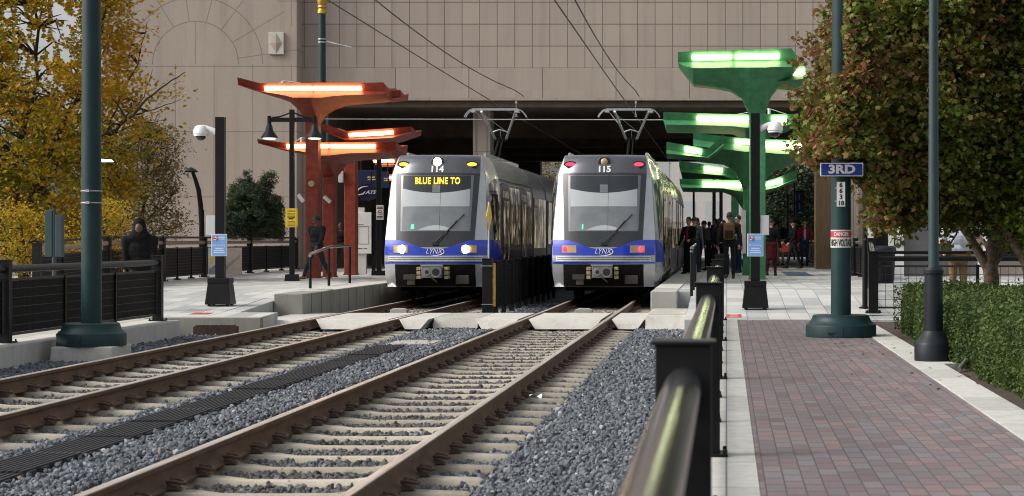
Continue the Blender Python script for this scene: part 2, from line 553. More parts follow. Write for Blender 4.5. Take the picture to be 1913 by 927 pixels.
M['leaf_dark'] = leaf_mat('dark_evergreen', [(0.0, (0.022, 0.042, 0.020)), (0.5, (0.055, 0.085, 0.042)), (1.0, (0.12, 0.13, 0.065))], .8, .25)

# ---------------------------------------------------------------- mesh builder
class MB:
    def __init__(self):
        self.v, self.f, self.m = [], [], []

    def add(self, vs, fs, mi=0):
        o = len(self.v)
        self.v += [tuple(p) for p in vs]
        self.f += [tuple(i + o for i in f) for f in fs]
        self.m += [mi] * len(fs)
        return self

    def box(self, x0, x1, y0, y1, z0, z1, mi=0):
        vs = [(x0, y0, z0), (x1, y0, z0), (x1, y1, z0), (x0, y1, z0), (x0, y0, z1), (x1, y0, z1), (x1, y1, z1), (x0, y1, z1)]
        return self.add(vs, [(3, 2, 1, 0), (4, 5, 6, 7), (0, 1, 5, 4), (1, 2, 6, 5), (2, 3, 7, 6), (3, 0, 4, 7)], mi)

    def hull8(self, vs, mi=0):
        return self.add(vs, [(3, 2, 1, 0), (4, 5, 6, 7), (0, 1, 5, 4), (1, 2, 6, 5), (2, 3, 7, 6), (3, 0, 4, 7)], mi)

    def frustum(self, cx, cy, z0, z1, h0, h1, mi=0):
        a, b = h0, h1
        return self.hull8([(cx - a[0], cy - a[1], z0), (cx + a[0], cy - a[1], z0), (cx + a[0], cy + a[1], z0), (cx - a[0], cy + a[1], z0),
                           (cx - b[0], cy - b[1], z1), (cx + b[0], cy - b[1], z1), (cx + b[0], cy + b[1], z1), (cx - b[0], cy + b[1], z1)], mi)

    def bar(self, a, b, w, h=None, mi=0, up=(0, 0, 1)):
        """rectangular bar from a to b"""
        a, b = Vector(a), Vector(b)
        h = h or w
        t = (b - a).normalized()
        u = Vector(up)
        if abs(t.dot(u)) > .98:
            u = Vector((0, 1, 0))
        s = t.cross(u).normalized()
        u = s.cross(t)
        s, u = s * w / 2, u * h / 2
        vs = [a - s - u, a + s - u, a + s + u, a - s + u, b - s - u, b + s - u, b + s + u, b - s + u]
        return self.add(vs, [(0, 1, 2, 3), (7, 6, 5, 4), (4, 5, 1, 0), (5, 6, 2, 1), (6, 7, 3, 2), (7, 4, 0, 3)], mi)

    def tube(self, pts, r, n=10, mi=0, caps=True):
        pts = [Vector(p) for p in pts]
        rs = r if isinstance(r, (list, tuple)) else [r] * len(pts)
        o = len(self.v)
        prev = None
        for i, p in enumerate(pts):
            t = (pts[min(i + 1, len(pts) - 1)] - pts[max(i - 1, 0)]).normalized()
            if prev is None:
                u = Vector((0, 0, 1)) if abs(t.z) < .9 else Vector((0, 1, 0))
                u = (u - t * u.dot(t)).normalized()
            else:
                u = (prev - t * prev.dot(t)).normalized()
            prev = u
            s = t.cross(u)
            for k in range(n):
                a = 2 * math.pi * k / n
                self.v.append(tuple(p + (u * math.cos(a) + s * math.sin(a)) * rs[i]))
        for i in range(len(pts) - 1):
            for k in range(n):
                k2 = (k + 1) % n
                self.f.append((o + i * n + k, o + i * n + k2, o + (i + 1) * n + k2, o + (i + 1) * n + k))
                self.m.append(mi)
        if caps:
            self.f.append(tuple(o + k for k in reversed(range(n))))
            self.f.append(tuple(o + (len(pts) - 1) * n + k for k in range(n)))
            self.m += [mi, mi]
        return self

    def lathe(self, prof, n=24, c=(0, 0, 0), mi=0, axis='z', caps=True):
        """prof: list of (radius, height)"""
        o = len(self.v)
        for r, h in prof:
            for k in range(n):
                a = 2 * math.pi * k / n
                x, y = r * math.cos(a), r * math.sin(a)
                if axis == 'z':
                    q = (c[0] + x, c[1] + y, c[2] + h)
                elif axis == 'y':
                    q = (c[0] + x, c[1] + h, c[2] + y)
                else:
                    q = (c[0] + h, c[1] + x, c[2] + y)
                self.v.append(q)
        flip = axis == 'y'
        for i in range(len(prof) - 1):
            for k in range(n):
                k2 = (k + 1) % n
                f = (o + i * n + k, o + i * n + k2, o + (i + 1) * n + k2, o + (i + 1) * n + k)
                self.f.append(f[::-1] if flip else f)
                self.m.append(mi)
        if caps:
            self.f.append(tuple(o + k for k in reversed(range(n))))
            self.f.append(tuple(o + (len(prof) - 1) * n + k for k in range(n)))
            self.m += [mi, mi]
        return self

    def prism(self, poly, y0, y1, mi=0):
        """polygon in x,z (counter-clockwise seen from -y) pushed from y0 to y1"""
        n = len(poly)
        vs = [(x, y0, z) for x, z in poly] + [(x, y1, z) for x, z in poly]
        fs = [tuple(range(n)), tuple(range(2 * n - 1, n - 1, -1))]
        for i in range(n):
            j = (i + 1) % n
            fs.append((i, i + n, j + n, j))
        return self.add(vs, fs, mi)

    def prism_z(self, poly, z0, z1, mi=0):
        n = len(poly)
        vs = [(x, y, z0) for x, y in poly] + [(x, y, z1) for x, y in poly]
        fs = [tuple(range(n - 1, -1, -1)), tuple(range(n, 2 * n))]
        for i in range(n):
            j = (i + 1) % n
            fs.append((i, j, j + n, i + n))
        return self.add(vs, fs, mi)

    def ball(self, c, r, nu=12, nv=8, mi=0):
        r = r if isinstance(r, (list, tuple)) else (r, r, r)
        prof = []
        vs, fs = [], []
        for j in range(1, nv):
            t = math.pi * j / nv
            for k in range(nu):
                a = 2 * math.pi * k / nu
                vs.append((c[0] + r[0] * math.sin(t) * math.cos(a), c[1] + r[1] * math.sin(t) * math.sin(a), c[2] - r[2] * math.cos(t)))
        b, tp = len(vs), len(vs) + 1
        vs += [(c[0], c[1], c[2] - r[2]), (c[0], c[1], c[2] + r[2])]
        for j in range(nv - 2):
            for k in range(nu):
                k2 = (k + 1) % nu
                fs.append((j * nu + k, j * nu + k2, (j + 1) * nu + k2, (j + 1) * nu + k))
        for k in range(nu):
            k2 = (k + 1) % nu
            fs.append((b, k2, k))
            fs.append((tp, (nv - 2) * nu + k, (nv - 2) * nu + k2))
        return self.add(vs, fs, mi)

    def grid(self, fn, nu, nv, mi=0):
        vs = [fn(i / nu, j / nv) for j in range(nv + 1) for i in range(nu + 1)]
        w = nu + 1
        fs = [(j * w + i, j * w + i + 1, (j + 1) * w + i + 1, (j + 1) * w + i) for j in range(nv) for i in range(nu)]
        return self.add(vs, fs, mi)

    def build(self, name, mats, parent=None, smooth=None, bevel=0, loc=None):
        me = bpy.data.meshes.new(name)
        me.from_pydata(self.v, [], self.f)
        mats = mats if isinstance(mats, (list, tuple)) else [mats]
        for m in mats:
            me.materials.append(m)
        if len(mats) > 1:
            me.polygons.foreach_set('material_index', self.m)
        if smooth:
            me.polygons.foreach_set('use_smooth', [True] * len(self.f))
            me.set_sharp_from_angle(angle=R(smooth))
        me.update()
        o = bpy.data.objects.new(name, me)
        COL.objects.link(o)
        if parent is not None:
            o.parent = parent
        if loc is not None:
            o.location = loc
        if bevel:
            b = o.modifiers.new('bevel', 'BEVEL')
            b.width = bevel
            b.segments = 2
            b.limit_method = 'ANGLE'
            b.angle_limit = R(40)
        return o


def mesh_np(name, verts, faces, mats, parent=None):
    """verts (n,3); faces (m,k) all of one size"""
    me = bpy.data.meshes.new(name)
    nf, k = faces.shape
    me.vertices.add(len(verts))
    me.vertices.foreach_set('co', np.ascontiguousarray(verts, np.float32).ravel())
    me.loops.add(nf * k)
    me.loops.foreach_set('vertex_index', np.ascontiguousarray(faces, np.int32).ravel())
    me.polygons.add(nf)
    me.polygons.foreach_set('loop_start', np.arange(0, nf * k, k, dtype=np.int32))
    me.update(calc_edges=True)
    me.shade_flat()
    for m in (mats if isinstance(mats, (list, tuple)) else [mats]):
        me.materials.append(m)
    o = bpy.data.objects.new(name, me)
    COL.objects.link(o)
    if parent is not None:
        o.parent = parent
    return o


def tag(o, label=None, cat=None, group=None, kind=None):
    if label:
        o['label'] = label
    if cat:
        o['category'] = cat
    if group:
        o['group'] = group
    if kind:
        o['kind'] = kind
    return o


def thing(name, label, cat, loc=(0, 0, 0), rz=0, group=None):
    o = bpy.data.objects.new(name, None)
    COL.objects.link(o)
    o.empty_display_size = .2
    o.location = loc
    o.rotation_euler = (0, 0, rz)
    return tag(o, label, cat, group)


def dup(root, loc, rz=None, label=None, group=None):
    r = root.copy()
    COL.objects.link(r)
    r.location = loc
    if rz is not None:
        r.rotation_euler = (0, 0, rz)
    if label:
        r['label'] = label
    if group:
        r['group'] = group
    for ch in list(root.children):
        c = ch.copy()
        COL.objects.link(c)
        c.parent = r
        for g in ch.children:
            d = g.copy()
            COL.objects.link(d)
            d.parent = c
    return r


def struct(o):
    o['kind'] = 'structure'
    return o


def text(name, s, h, m, parent, loc, depth=.004, rz=0, align='CENTER', shear=0, width=None, squeeze=1.0, spacing=1.0, tilt=0, offset=0.0):
    """lettering that faces -y; h is the height of a capital"""
    cu = bpy.data.curves.new(name, 'FONT')
    cu.body = s
    cu.size = h / .70
    cu.align_x = align
    cu.align_y = 'CENTER'
    cu.extrude = depth / 2
    cu.shear = shear
    cu.space_character = spacing
    cu.offset = offset
    cu.resolution_u = 3
    t = bpy.data.objects.new(name + '_tmp', cu)
    COL.objects.link(t)
    dg = bpy.context.evaluated_depsgraph_get()
    me = bpy.data.meshes.new_from_object(t.evaluated_get(dg))
    bpy.data.objects.remove(t)
    me.name = name
    if width:
        xs = [v.co.x for v in me.vertices]
        squeeze = width / (max(xs) - min(xs))
    for v in me.vertices:
        v.co.x *= squeeze
    me.materials.clear()
    me.materials.append(m)
    o = bpy.data.objects.new(name, me)
    COL.objects.link(o)
    o.parent = parent
    o.location = loc
    o.rotation_euler = (R(90) - tilt, 0, rz)
    return o


def smooth01(t):
    t = min(1, max(0, t))
    return t * t * (3 - 2 * t)


def ZT(d):
    """height of the paving: level with the brick walk at 33 m, ramping up to the platforms"""
    return .29 * smooth01((d - 33.0) / 9.0)


# ---------------------------------------------------------------- ground, walk, platforms
XL, XR = -6.75, -2.91      # track centres
RZ = -.09                  # top of rail
mb = MB()
mb.add([(-900, -60, -.75), (900, -60, -.75), (900, 2200, -.75), (-900, 2200, -.75)], [(0, 1, 2, 3)])
struct(mb.build('ground', M['soil']))


def bed_z(x, y):
    inn = min(abs(x - XL), abs(x - XR)) < 1.32
    return (-.355 if inn else -.305) + .012 * math.sin(x * 3.1 + y * 1.7) + .012 * math.sin(y * 2.3 - x * 1.3)


mb = MB()
mb.grid(lambda u, v: (-9.12 + u * 8.85, 3 + v * 107, bed_z(-9.12 + u * 8.85, 3 + v * 107)), 60, 260)
struct(mb.build('track_bed', M['bed'], smooth=60))

mb = MB()
mb.box(.182, 2.0, -3, 33.08, -.30, 0)
struct(mb.build('brick_walkway', M['brick']))
mb = MB()
mb.box(-.285, .18, -3, 33.08, -.72, .004)
struct(mb.build('walkway_kerb', M['strip']))
mb = MB()
mb.prism_z([(2.002, -3), (2.34, -3), (2.34, 21.35), (2.62, 21.45), (2.62, 22.3), (2.34, 22.5), (2.34, 33.08), (2.002, 33.08)], -.5, .012)
struct(mb.build('planting_kerb', M['strip']))
mb = MB()
mb.box(2.345, 14, -3, 33.6, -.5, -.03)
struct(mb.build('planting_bed', M['soil']))


def sheet(name, x0, x1, y0, y1, m, dz=0, extra=None):
    mb = MB()
    n = max(2, int((y1 - y0) / .6))
    mb.grid(lambda u, v: (x0 + u * (x1 - x0), y0 + v * (y1 - y0), ZT(y0 + v * (y1 - y0)) + dz), 2, n)
    # skirts down to the ground
    for x in (x0, x1):
        for k in range(n):
            a, b = y0 + k * (y1 - y0) / n, y0 + (k + 1) * (y1 - y0) / n
            q = [(x, a, -.74), (x, b, -.74), (x, b, ZT(b) + dz), (x, a, ZT(a) + dz)]
            mb.add(q, [(0, 1, 2, 3) if x == x1 else (3, 2, 1, 0)])
    mb.add([(x0, y0, -.74), (x1, y0, -.74), (x1, y0, ZT(y0) + dz), (x0, y0, ZT(y0) + dz)], [(0, 1, 2, 3)])
    return struct(mb.build(name, m, smooth=30))


sheet('right_platform', -.70, 14, 33.09, 40.6, M['tile'])
sheet('right_platform_far', -1.0, 14, 40.6, 120, M['tile'])
sheet('left_platform', -22, -9.0, 34.0, 38.6, M['tile'])
sheet('left_platform_front', -9.0, -8.0, 34.0, 35.3, M['tile'])
sheet('left_platform_far', -22, -8.7, 38.6, 110, M['tile'])
sheet('left_platform_step', -9.0, -8.7, 35.3, 38.6, M['tile'], dz=-.004)
# concrete face of the left platform's near edge
mb = MB()
mb.box(-9.95, -7.95, 33.80, 33.995, -.72, .012)
struct(mb.build('platform_kerb', M['concrete_grey'], bevel=.012))
# left walk behind the near fence, and its white kerb
mb = MB()
mb.box(-22, -9.72, 14, 33.795, -.72, -.01)
struct(mb.build('left_pavement', M['concrete']))
mb = MB()
mb.box(-9.70, -9.10, 12, 33.0, -.72, .0)
struct(mb.build('track_kerb', M['concrete_white'], bevel=.01))

# ---- raised platform edges (upstand walls)
mb = MB()
mb.box(-8.68, -8.13, 38.0, 120, -.7, .298)
o = mb.build('platform_edge_wall', M['concrete_grey'], bevel=.012)
tag(o, 'grey concrete platform edge wall with joints beside the train showing a lit destination', 'wall')
mb = MB()
for y in np.arange(38.8, 47, .95):
    mb.box(-8.1325, -8.126, y, y + .02, -.5, .285)
mb.build('expansion_joint', M['ink'], o)
mb = MB()
mb.box(-8.66, -8.14, 40.2, 120, .2985, .304)
mb.build('edge_paving', M['concrete_white'], o)
mb = MB()
mb.box(-1.53, -.995, 40.0, 120, -.7, .298)
o = mb.build('platform_edge_wall', M['concrete'], bevel=.02)
tag(o, 'pale concrete platform edge block beside the train with red front lights', 'wall')
mb = MB()
mb.box(-1.52, -1.0, 42.2, 120, .2985, .305)
mb.build('edge_paving', M['concrete_white'], o)

# ---------------------------------------------------------------- rails, ties, clips
RAIL = [(-.07, 0), (.07, 0), (.07, .012), (.022, .03), (.010, .05), (.010, .120), (.034, .132), (.037, .160), (.030, .170), (.0, .1725),
        (-.030, .170), (-.037, .160), (-.034, .132), (-.010, .120), (-.010, .05), (-.022, .03), (-.07, .012)]
rail_labels = {(XL, -1): 'far left brown rail nearest the square fence and white kerb', (XL, 1): 'brown rail second from the left, beside the black ribbed trough',
               (XR, -1): 'brown rail third from the left, bright-topped, right of the ribbed trough',
               (XR, 1): 'brown rail nearest the walkway railing and wide gravel strip'}
for xc, y0 in ((XL, 13), (XR, 5)):
    for s in (-1, 1):
        mb = MB()
        mb.prism([(x, z) for x, z in RAIL], 0, 105 - y0)
        o = mb.build('rail', M['rail'], smooth=35, loc=(xc + s * .753, y0, RZ - .1725))
        tag(o, rail_labels[(xc, s)], 'rail', 'running rails of the two tracks')


def tie_mesh():
    mb = MB()
    xs = [-1.25, -1.22, -1.0, -.86, -.64, -.50, -.36, 0, .36, .50, .64, .86, 1.0, 1.22, 1.25]
    zt = {1.25: -.205, 1.22: -.19, 1.0: -.183, .86: -.176, .64: -.176, .5: -.184, .36: -.200, 0: -.202}
    loops = []
    for x in xs:
        z = zt[abs(x)]
        wd = .118 if abs(x) > .4 else .098
        loops.append([(x, -wd - .012, -.36), (x, -wd, z - .035), (x, -wd + .028, z), (x, wd - .028, z), (x, wd, z - .035), (x, wd + .012, -.36)])
    vs = [p for l in loops for p in l]
    fs = []
    for i in range(len(xs) - 1):
        for k in range(5):
            fs.append((i * 6 + k, (i + 1) * 6 + k, (i + 1) * 6 + k + 1, i * 6 + k + 1)[::-1])
    fs.append(tuple(range(6)))
    fs.append(tuple((len(xs) - 1) * 6 + k for k in reversed(range(6))))
    mb.add(vs, fs)
    return mb


def clip_mesh(s):
    """rusty spring clip and its iron shoulder; s is the side of the rail it grips"""
    mb = MB()
    mb.hull8([(0, -.06, -.005), (s * .085, -.05, -.005), (s * .085, .05, -.005), (0, .06, -.005),
              (s * .005, -.045, .035), (s * .06, -.04, .022), (s * .06, .04, .022), (s * .005, .045, .035)])
    pts = [(s * .0, -.05, .048), (s * .05, -.062, .052), (s * .095, -.05, .04), (s * .11, 0, .034), (s * .095, .05, .04), (s * .05, .06, .05),
           (s * .01, .04, .056), (s * .02, 0, .062)]
    mb.tube(pts, .0125, 6)
    return mb


tie_me = tie_mesh()
tie0 = None
clip_me = {}
TIES = {XL: [], XR: []}
for xc, y00, step in ((XR, 12.78, .743), (XL, 15.77, .76)):
    ys = [y00 + step * k for k in range(-12, 60)]
    for y in ys:
        if (xc == XR and y < 7.5) or (xc == XL and y < 14.2) or 35.45 < y < 38.95 or y > 47.5:
            continue
        TIES[xc].append(y)
for xc in (XR, XL):
    for y in TIES[xc]:
        lab = ('concrete tie under the right track, set in grey ballast beside the walkway' if xc == XR
               else 'concrete tie under the left track, set in grey ballast near the white kerb')
        grp = 'ties of the right track' if xc == XR else 'ties of the left track'
        if tie0 is None:
            tie0 = tie_me.build('track_tie', M['tie'], smooth=40, loc=(xc, y, RZ))
            tag(tie0, lab, 'railway tie', grp)
            for rx in (-.753, .753):
                for s in (-1, 1):
                    if s not in clip_me:
                        c = clip_mesh(s).build('rail_clip', M['rust'], tie0, smooth=50)
                        clip_me[s] = c.data
                    else:
                        c = bpy.data.objects.new('rail_clip', clip_me[s])
                        COL.objects.link(c)
                        c.parent = tie0
                    c.location = (rx + s * .062, 0, -.162)
        else:
            dup(tie0, (xc + random.uniform(-.012, .012), y + random.uniform(-.012, .012), RZ), R(random.uniform(-.35, .35)), lab, grp)


# ---------------------------------------------------------------- ballast stones
def ico():
    bm = bmesh.new()
    bmesh.ops.create_icosphere(bm, subdivisions=1, radius=1)
    bm.verts.ensure_lookup_table()
    v = np.array([p.co[:] for p in bm.verts])
    f = np.array([[q.index for q in p.verts] for p in bm.faces])
    bm.free()
    return v, f


def scatter_stones(name, pos, size, mat):
    """angular stones, every one shaped and turned on its own"""
    bv, bf = ico()
    n = len(pos)
    v = np.repeat(bv[None], n, 0) * rng.uniform(.62, 1.12, (n, len(bv), 1))
    # cut each stone by a few planes so that it has flat faces
    for _ in range(4):
        nrm = rng.normal(size=(n, 1, 3))
        nrm /= np.linalg.norm(nrm, axis=2, keepdims=True)
        dd = (v * nrm).sum(2, keepdims=True)
        v = v - nrm * np.maximum(0, dd - rng.uniform(.4, .75, (n, 1, 1)))
    sc = size[:, None, None] * rng.uniform(.65, 1.2, (n, 1, 3))
    v = v * sc
    q = rng.normal(size=(n, 4))
    q /= np.linalg.norm(q, axis=1, keepdims=True)
    w, x, y, z = q.T
    Rm = np.stack([np.stack([1 - 2 * (y * y + z * z), 2 * (x * y - z * w), 2 * (x * z + y * w)], 1),
                   np.stack([2 * (x * y + z * w), 1 - 2 * (x * x + z * z), 2 * (y * z - x * w)], 1),
                   np.stack([2 * (x * z - y * w), 2 * (y * z + x * w), 1 - 2 * (x * x + y * y)], 1)], 1)
    v = np.einsum('nij,nkj->nki', Rm, v) + pos[:, None, :]
    f = bf[None] + (np.arange(n) * len(bv))[:, None, None]
    return mesh_np(name, v.reshape(-1, 3), f.reshape(-1, 3), mat)


def ballast_positions():
    P_, S_ = [], []
    for y0, y1, dens, s0, s1 in ((8.5, 13, 1150, .019, .036), (13, 20, 850, .021, .038), (20, 28, 560, .024, .042), (28, 36, 420, .026, .046), (38.9, 50, 210, .03, .05)):
        n = int((y1 - y0) * 8.8 * dens)
        x = rng.uniform(-9.08, -.29, n)
        y = rng.uniform(y0, y1, n)
        keep = (x > -.367 * y - .35)
        inner = np.zeros(n, bool)
        for xc in (XL, XR):
            a = np.abs(x - xc)
            inn = a < 1.29
            inner |= inn
            ty = np.array(TIES[xc])
            if len(ty):
                dy = np.abs(y[:, None] - ty[None]).min(1)
                keep &= ~(inn & (dy < .145))
            for s in (-1, 1):
                keep &= np.abs(x - xc - s * .753) > .085
            if y1 < 37:
                keep &= ~((np.abs(x - xc) < 1.6) & (y > 35.55))
        keep &= ~((np.abs(x + 5.06) < .25) & (y < 30.0))
        keep &= ~((x > -9.0) & (x < -8.0) & (np.abs(y - 26.6) < .44))
        z = np.where(inner, rng.uniform(-.345, -.308, n), rng.uniform(-.318, -.268, n))
        P_.append(np.stack([x, y, z], 1)[keep])
        S_.append(rng.uniform(s0, s1, n)[keep])
    # a few strays on the ties and against the rails
    n = 260
    k = rng.integers(0, len(TIES[XR]), n)
    x = XR + rng.uniform(-.62, .62, n)
    P_.append(np.stack([x, np.array(TIES[XR])[k] + rng.uniform(-.09, .09, n), np.full(n, RZ - .205)], 1))
    S_.append(rng.uniform(.008, .026, n))
    return np.concatenate(P_), np.concatenate(S_)


bp, bsz = ballast_positions()
tag(scatter_stones('ballast', bp, bsz, M['ballast']), 'blue grey crushed stone ballast around the tracks', 'gravel', kind='stuff')

# ---------------------------------------------------------------- crossing panels
def panel(x0, x1, m, label, front=35.75, back=38.8, top=RZ - .004, inset=.13, low=-.27):
    mb = MB()
    mb.hull8([(x0 + inset, front - .16, low), (x1 - inset, front - .16, low), (x1, back, low), (x0, back, low),
              (x0, front, top), (x1, front, top), (x1, back, top), (x0, back, top)])
    o = mb.build('crossing_panel', m, bevel=.008)
    return tag(o, label, 'crossing panel', 'pedestrian crossing panels')


panel(XL - 1.62, XL - .84, M['concrete_white'], 'white crossing panel outside the far left rail beside the grey kerb', front=35.2)
panel(XL - .66, XL + .66, M['concrete_white'], 'wide white crossing panel between the rails of the left track')
panel(XL + .84, XL + 1.38, M['concrete_white'], 'narrow white crossing panel just right of the left track')
panel(XL + 1.39, XR - 1.63, M['concrete'], 'plain grey concrete slab in the gap between the two tracks', front=36.3, inset=.0)
panel(XR - 1.62, XR - .84, M['concrete_white'], 'white crossing panel just left of the right track')
panel(XR - .66, XR + .66, M['concrete_white'], 'wide white crossing panel between the rails of the right track')
panel(XR + .84, XR + 1.44, M['concrete_white'], 'narrow white crossing panel just right of the right track')
o = panel(XR + 1.46, -.71, M['concrete_white'], 'ridged white tactile panel between the right track and the tiles', front=35.6, top=-.02, inset=0)
mb = MB()
for y in np.arange(35.8, 38.7, .17):
    mb.box(XR + 1.50, -.75, y, y + .08, -.021, -.008)
mb.build('tactile_ridge', M['concrete_white'], o)
# concrete boxes between the rails
for xc, lab in ((XL, 'small concrete box between the rails in front of the train with lit headlights'), (XR, 'small concrete box between the rails in front of the train with red lights')):
    mb = MB()
    mb.box(-.17, .17, -.15, .15, -.34, -.02)
    mb.box(-.13, .13, -.12, .12, -.02, .0)
    o = mb.build('concrete_box', M['concrete'], bevel=.015, loc=(xc - .05, 41.2, RZ))
    tag(o, lab, 'concrete box', 'concrete boxes between the rails')

# ---- ribbed trough lids between the tracks
def trough_lid():
    mb = MB()
    L = 1.22
    mb.box(-.20, .20, 0, L, -.09, -.02)
    for k in range(9):
        x = -.19 + k * .0475
        mb.box(x - .011, x + .011, .0, L, -.02, .012)
    for k in range(9):
        y = .02 + k * .147
        mb.box(-.2, .2, y - .008, y + .008, -.02, .004)
    for k in range(5):
        y = .05 + k * .26
        mb.hull8([(.20, y, -.09), (.235, y + .02, -.09), (.235, y + .16, -.09), (.20, y + .18, -.09),
                  (.20, y, .0), (.225, y + .02, .0), (.225, y + .16, .0), (.20, y + .18, .0)])
    return mb


lid0 = None
for k in range(14):
    y = 12.4 + k * 1.26
    lab = 'black ribbed trough lid in the row running between the two tracks'
    loc = (-5.06 + random.uniform(-.02, .02), y, -.262 + random.uniform(-.012, .012))
    rot = R(random.uniform(-.8, .8))
    if lid0 is None:
        lid0 = trough_lid().build('ribbed_trough', M['rubber'], loc=loc)
        lid0.rotation_euler = (0, 0, rot)
        tag(lid0, lab, 'trough lid', 'black ribbed trough lids between the tracks')
    else:
        dup(lid0, loc, rot)
mb = MB()
mb.box(-.40, .40, -.55, .55, -.1, 0)
mb.box(-.34, .34, -.49, .49, 0, .012)
tag(mb.build('trough_cover', M['concrete'], bevel=.01, loc=(-4.86, 30.9, -.262)), 'flat pale concrete slab where the black ribbed trough ends', 'cover slab')
# rusty drain against the left platform kerb
mb = MB()
mb.box(-.36, .36, -.1, .1, -.16, 0)
for k in range(9):
    mb.box(-.33 + k * .075, -.29 + k * .075, -.1, .1, 0, .02)
tag(mb.build('drain_grate', M['rust'], loc=(-8.62, 33.45, -.12)), 'rusty brown drain grate at the foot of the grey platform kerb', 'drain')
# litter
mb = MB()
mb.grid(lambda u, v: ((u - .5) * .16 + .02 * math.sin(9 * v), (v - .5) * .14, .03 * math.sin(7 * u + 2) * math.cos(6 * v) + .03), 7, 7)
tag(mb.build('paper_scrap', M['white'], smooth=60, loc=(XR - .42, 12.05, RZ - .20)), 'crumpled white paper scrap beside the left rail of the right track', 'litter')
mb = MB()
mb.grid(lambda u, v: ((u - .5) * .12, (v - .5) * .10 + .01 * math.sin(8 * u), .02 * math.sin(5 * u + 3 * v) + .025), 6, 6)
tag(mb.build('paper_cup', M['white'], smooth=60, loc=(XR + .99, 19.95, RZ - .16)), 'flattened white cup lying on a tie outside the right rail', 'litter')


# ---------------------------------------------------------------- fences
def fence_post(mb_owner, x, y, z, big=True, m=None, h=1.07):
    mb = MB()
    w = .075 if big else .028
    mb.box(-w, w, -w * .9, w * .9, 0, h)
    if big:
        mb.box(-w - .012, w + .012, -w * .9 - .012, w * .9 + .012, h, h + .012)
    mb.box(-w - .05, w + .05, -w - .05, w + .05, 0, .018)
    for sx in (-1, 1):
        for sy in (-1, 1):
            mb.lathe([(.014, .018), (.014, .045)], 6, (sx * (w + .03), sy * (w + .03), 0))
    o = mb.build('post', m or M['black'], mb_owner, bevel=.004)
    o.location = (x, y, z)
    return o


def mesh_panel(owner, a, b, z0, z1, m, dz=.075, dx=.10):
    """welded wire panel between two points, running along their line; heights are above each end's ground"""
    a, b = Vector(a), Vector(b)
    mb = MB()
    L = (b - a).length
    for z in (z0, z1):
        mb.bar(a + Vector((0, 0, z)), b + Vector((0, 0, z)), .022, .034)
    n = int((z1 - z0) / dz)
    for k in range(1, n):
        z = z0 + (z1 - z0) * k / n
        mb.bar(a + Vector((0, 0, z)), b + Vector((0, 0, z)), .009)
    n = int(L / dx)
    for k in range(1, n):
        p = a.lerp(b, k / n)
        mb.bar(p + Vector((0, 0, z0)), p + Vector((0, 0, z1)), .008)
    return mb.build('wire_panel', m, owner)


def fence(name, label, pts, pipe=True, pipe_m=None, small=1, pipe_z=.962, pipe_r=.049, second=None, panel_top=.82, base=.10, group=None, pm_=None, solid=False, dx=.10, dz=.075):
    """pts: list of (x, y, z) of the big posts"""
    p0 = Vector(pts[0])
    t = thing(name, label, 'fence', p0, group=group)
    pts = [Vector(p) - p0 for p in pts]
    for i, p in enumerate(pts):
        fence_post(t, *p, m=pm_)
    for a, b in zip(pts, pts[1:]):
        d = (b - a).normalized()
        if pipe:
            mb = MB()
            mb.tube([a + d * .07 + Vector((0, 0, pipe_z)), b - d * .07 + Vector((0, 0, pipe_z))], pipe_r, 28)
            mb.build('pipe_rail', pipe_m or M['black_gloss'], t, smooth=40)
        if second:
            mb = MB()
            mb.tube([a + d * .07 + Vector((0, 0, second)), b - d * .07 + Vector((0, 0, second))], .028, 14)
            mb.build('lower_rail', pm_ or M['black'], t, smooth=40)
        mesh_panel(t, a + d * .09, b - d * .09, base, panel_top, M['wire_black'], dz, dx)
        if solid:
            mb = MB()
            e0, e1 = a + d * .10, b - d * .10
            sd_ = Vector((0, 0, 1)).cross(d) * .004
            mb.hull8([e0 - sd_ + Vector((0, 0, base + .02)), e1 - sd_ + Vector((0, 0, base + .02)), e1 + sd_ + Vector((0, 0, base + .02)), e0 + sd_ + Vector((0, 0, base + .02)),
                      e0 - sd_ + Vector((0, 0, panel_top - .02)), e1 - sd_ + Vector((0, 0, panel_top - .02)), e1 + sd_ + Vector((0, 0, panel_top - .02)), e0 + sd_ + Vector((0, 0, panel_top - .02))])
            mb.build('backing_sheet', M['mesh_black'], t)
        for k in range(small):
            q = a.lerp(b, (k + 1) / (small + 1))
            fence_post(t, q.x, q.y, q.z, False, h=panel_top + .03, m=pm_)
    return t


FX = -.115
fence('walkway_fence', 'black railing with a fat glossy pipe rail running from the foreground along the brick walkway',
      [(FX, -1.7, .006), (FX, 5.33, .006), (FX, 12.4, .006), (FX, 19.2, .006), (FX, 26.35, .006), (FX, 33.0, .006)], small=2)
fence('kerb_fence', 'black mesh fence with pipe rail on the white kerb at the far left',
      [(-9.4, 12.3, .002), (-9.4, 19.0, .002), (-9.4, 25.8, .002), (-9.4, 32.75, .002)], pipe_m=M['dark_post'], small=2, dx=.09, dz=.115, solid=True)
fence('platform_fence', 'black mesh fence with brown rails along the back of the left platform',
      [(-13.4, 38.5, ZT(38.5)), (-13.75, 44, .29), (-14.1, 49.5, .29), (-14.5, 55, .29), (-14.8, 61.5, .29), (-15.0, 69, .29)], small=2, second=1.10, dx=.08, solid=True,
      pipe_m=pm('brown_rail_paint', (.24, .175, .14), .35))
fence('platform_fence', 'black mesh fence along the right platform edge by the person in red jacket',
      [(3.72, 50.5, .292), (3.72, 57, .292), (3.72, 63.5, .292), (3.72, 70, .292), (3.72, 78, .292), (3.72, 90, .292)], small=2, dx=.08, solid=True)
fence('ramp_fence', 'black railing slanting back from behind the tall green pole with the danger band',
      [(2.62, 35.2, ZT(35.2)), (3.1, 42.5, .292), (3.66, 49.9, .292)], small=3, second=.62, dx=.12)
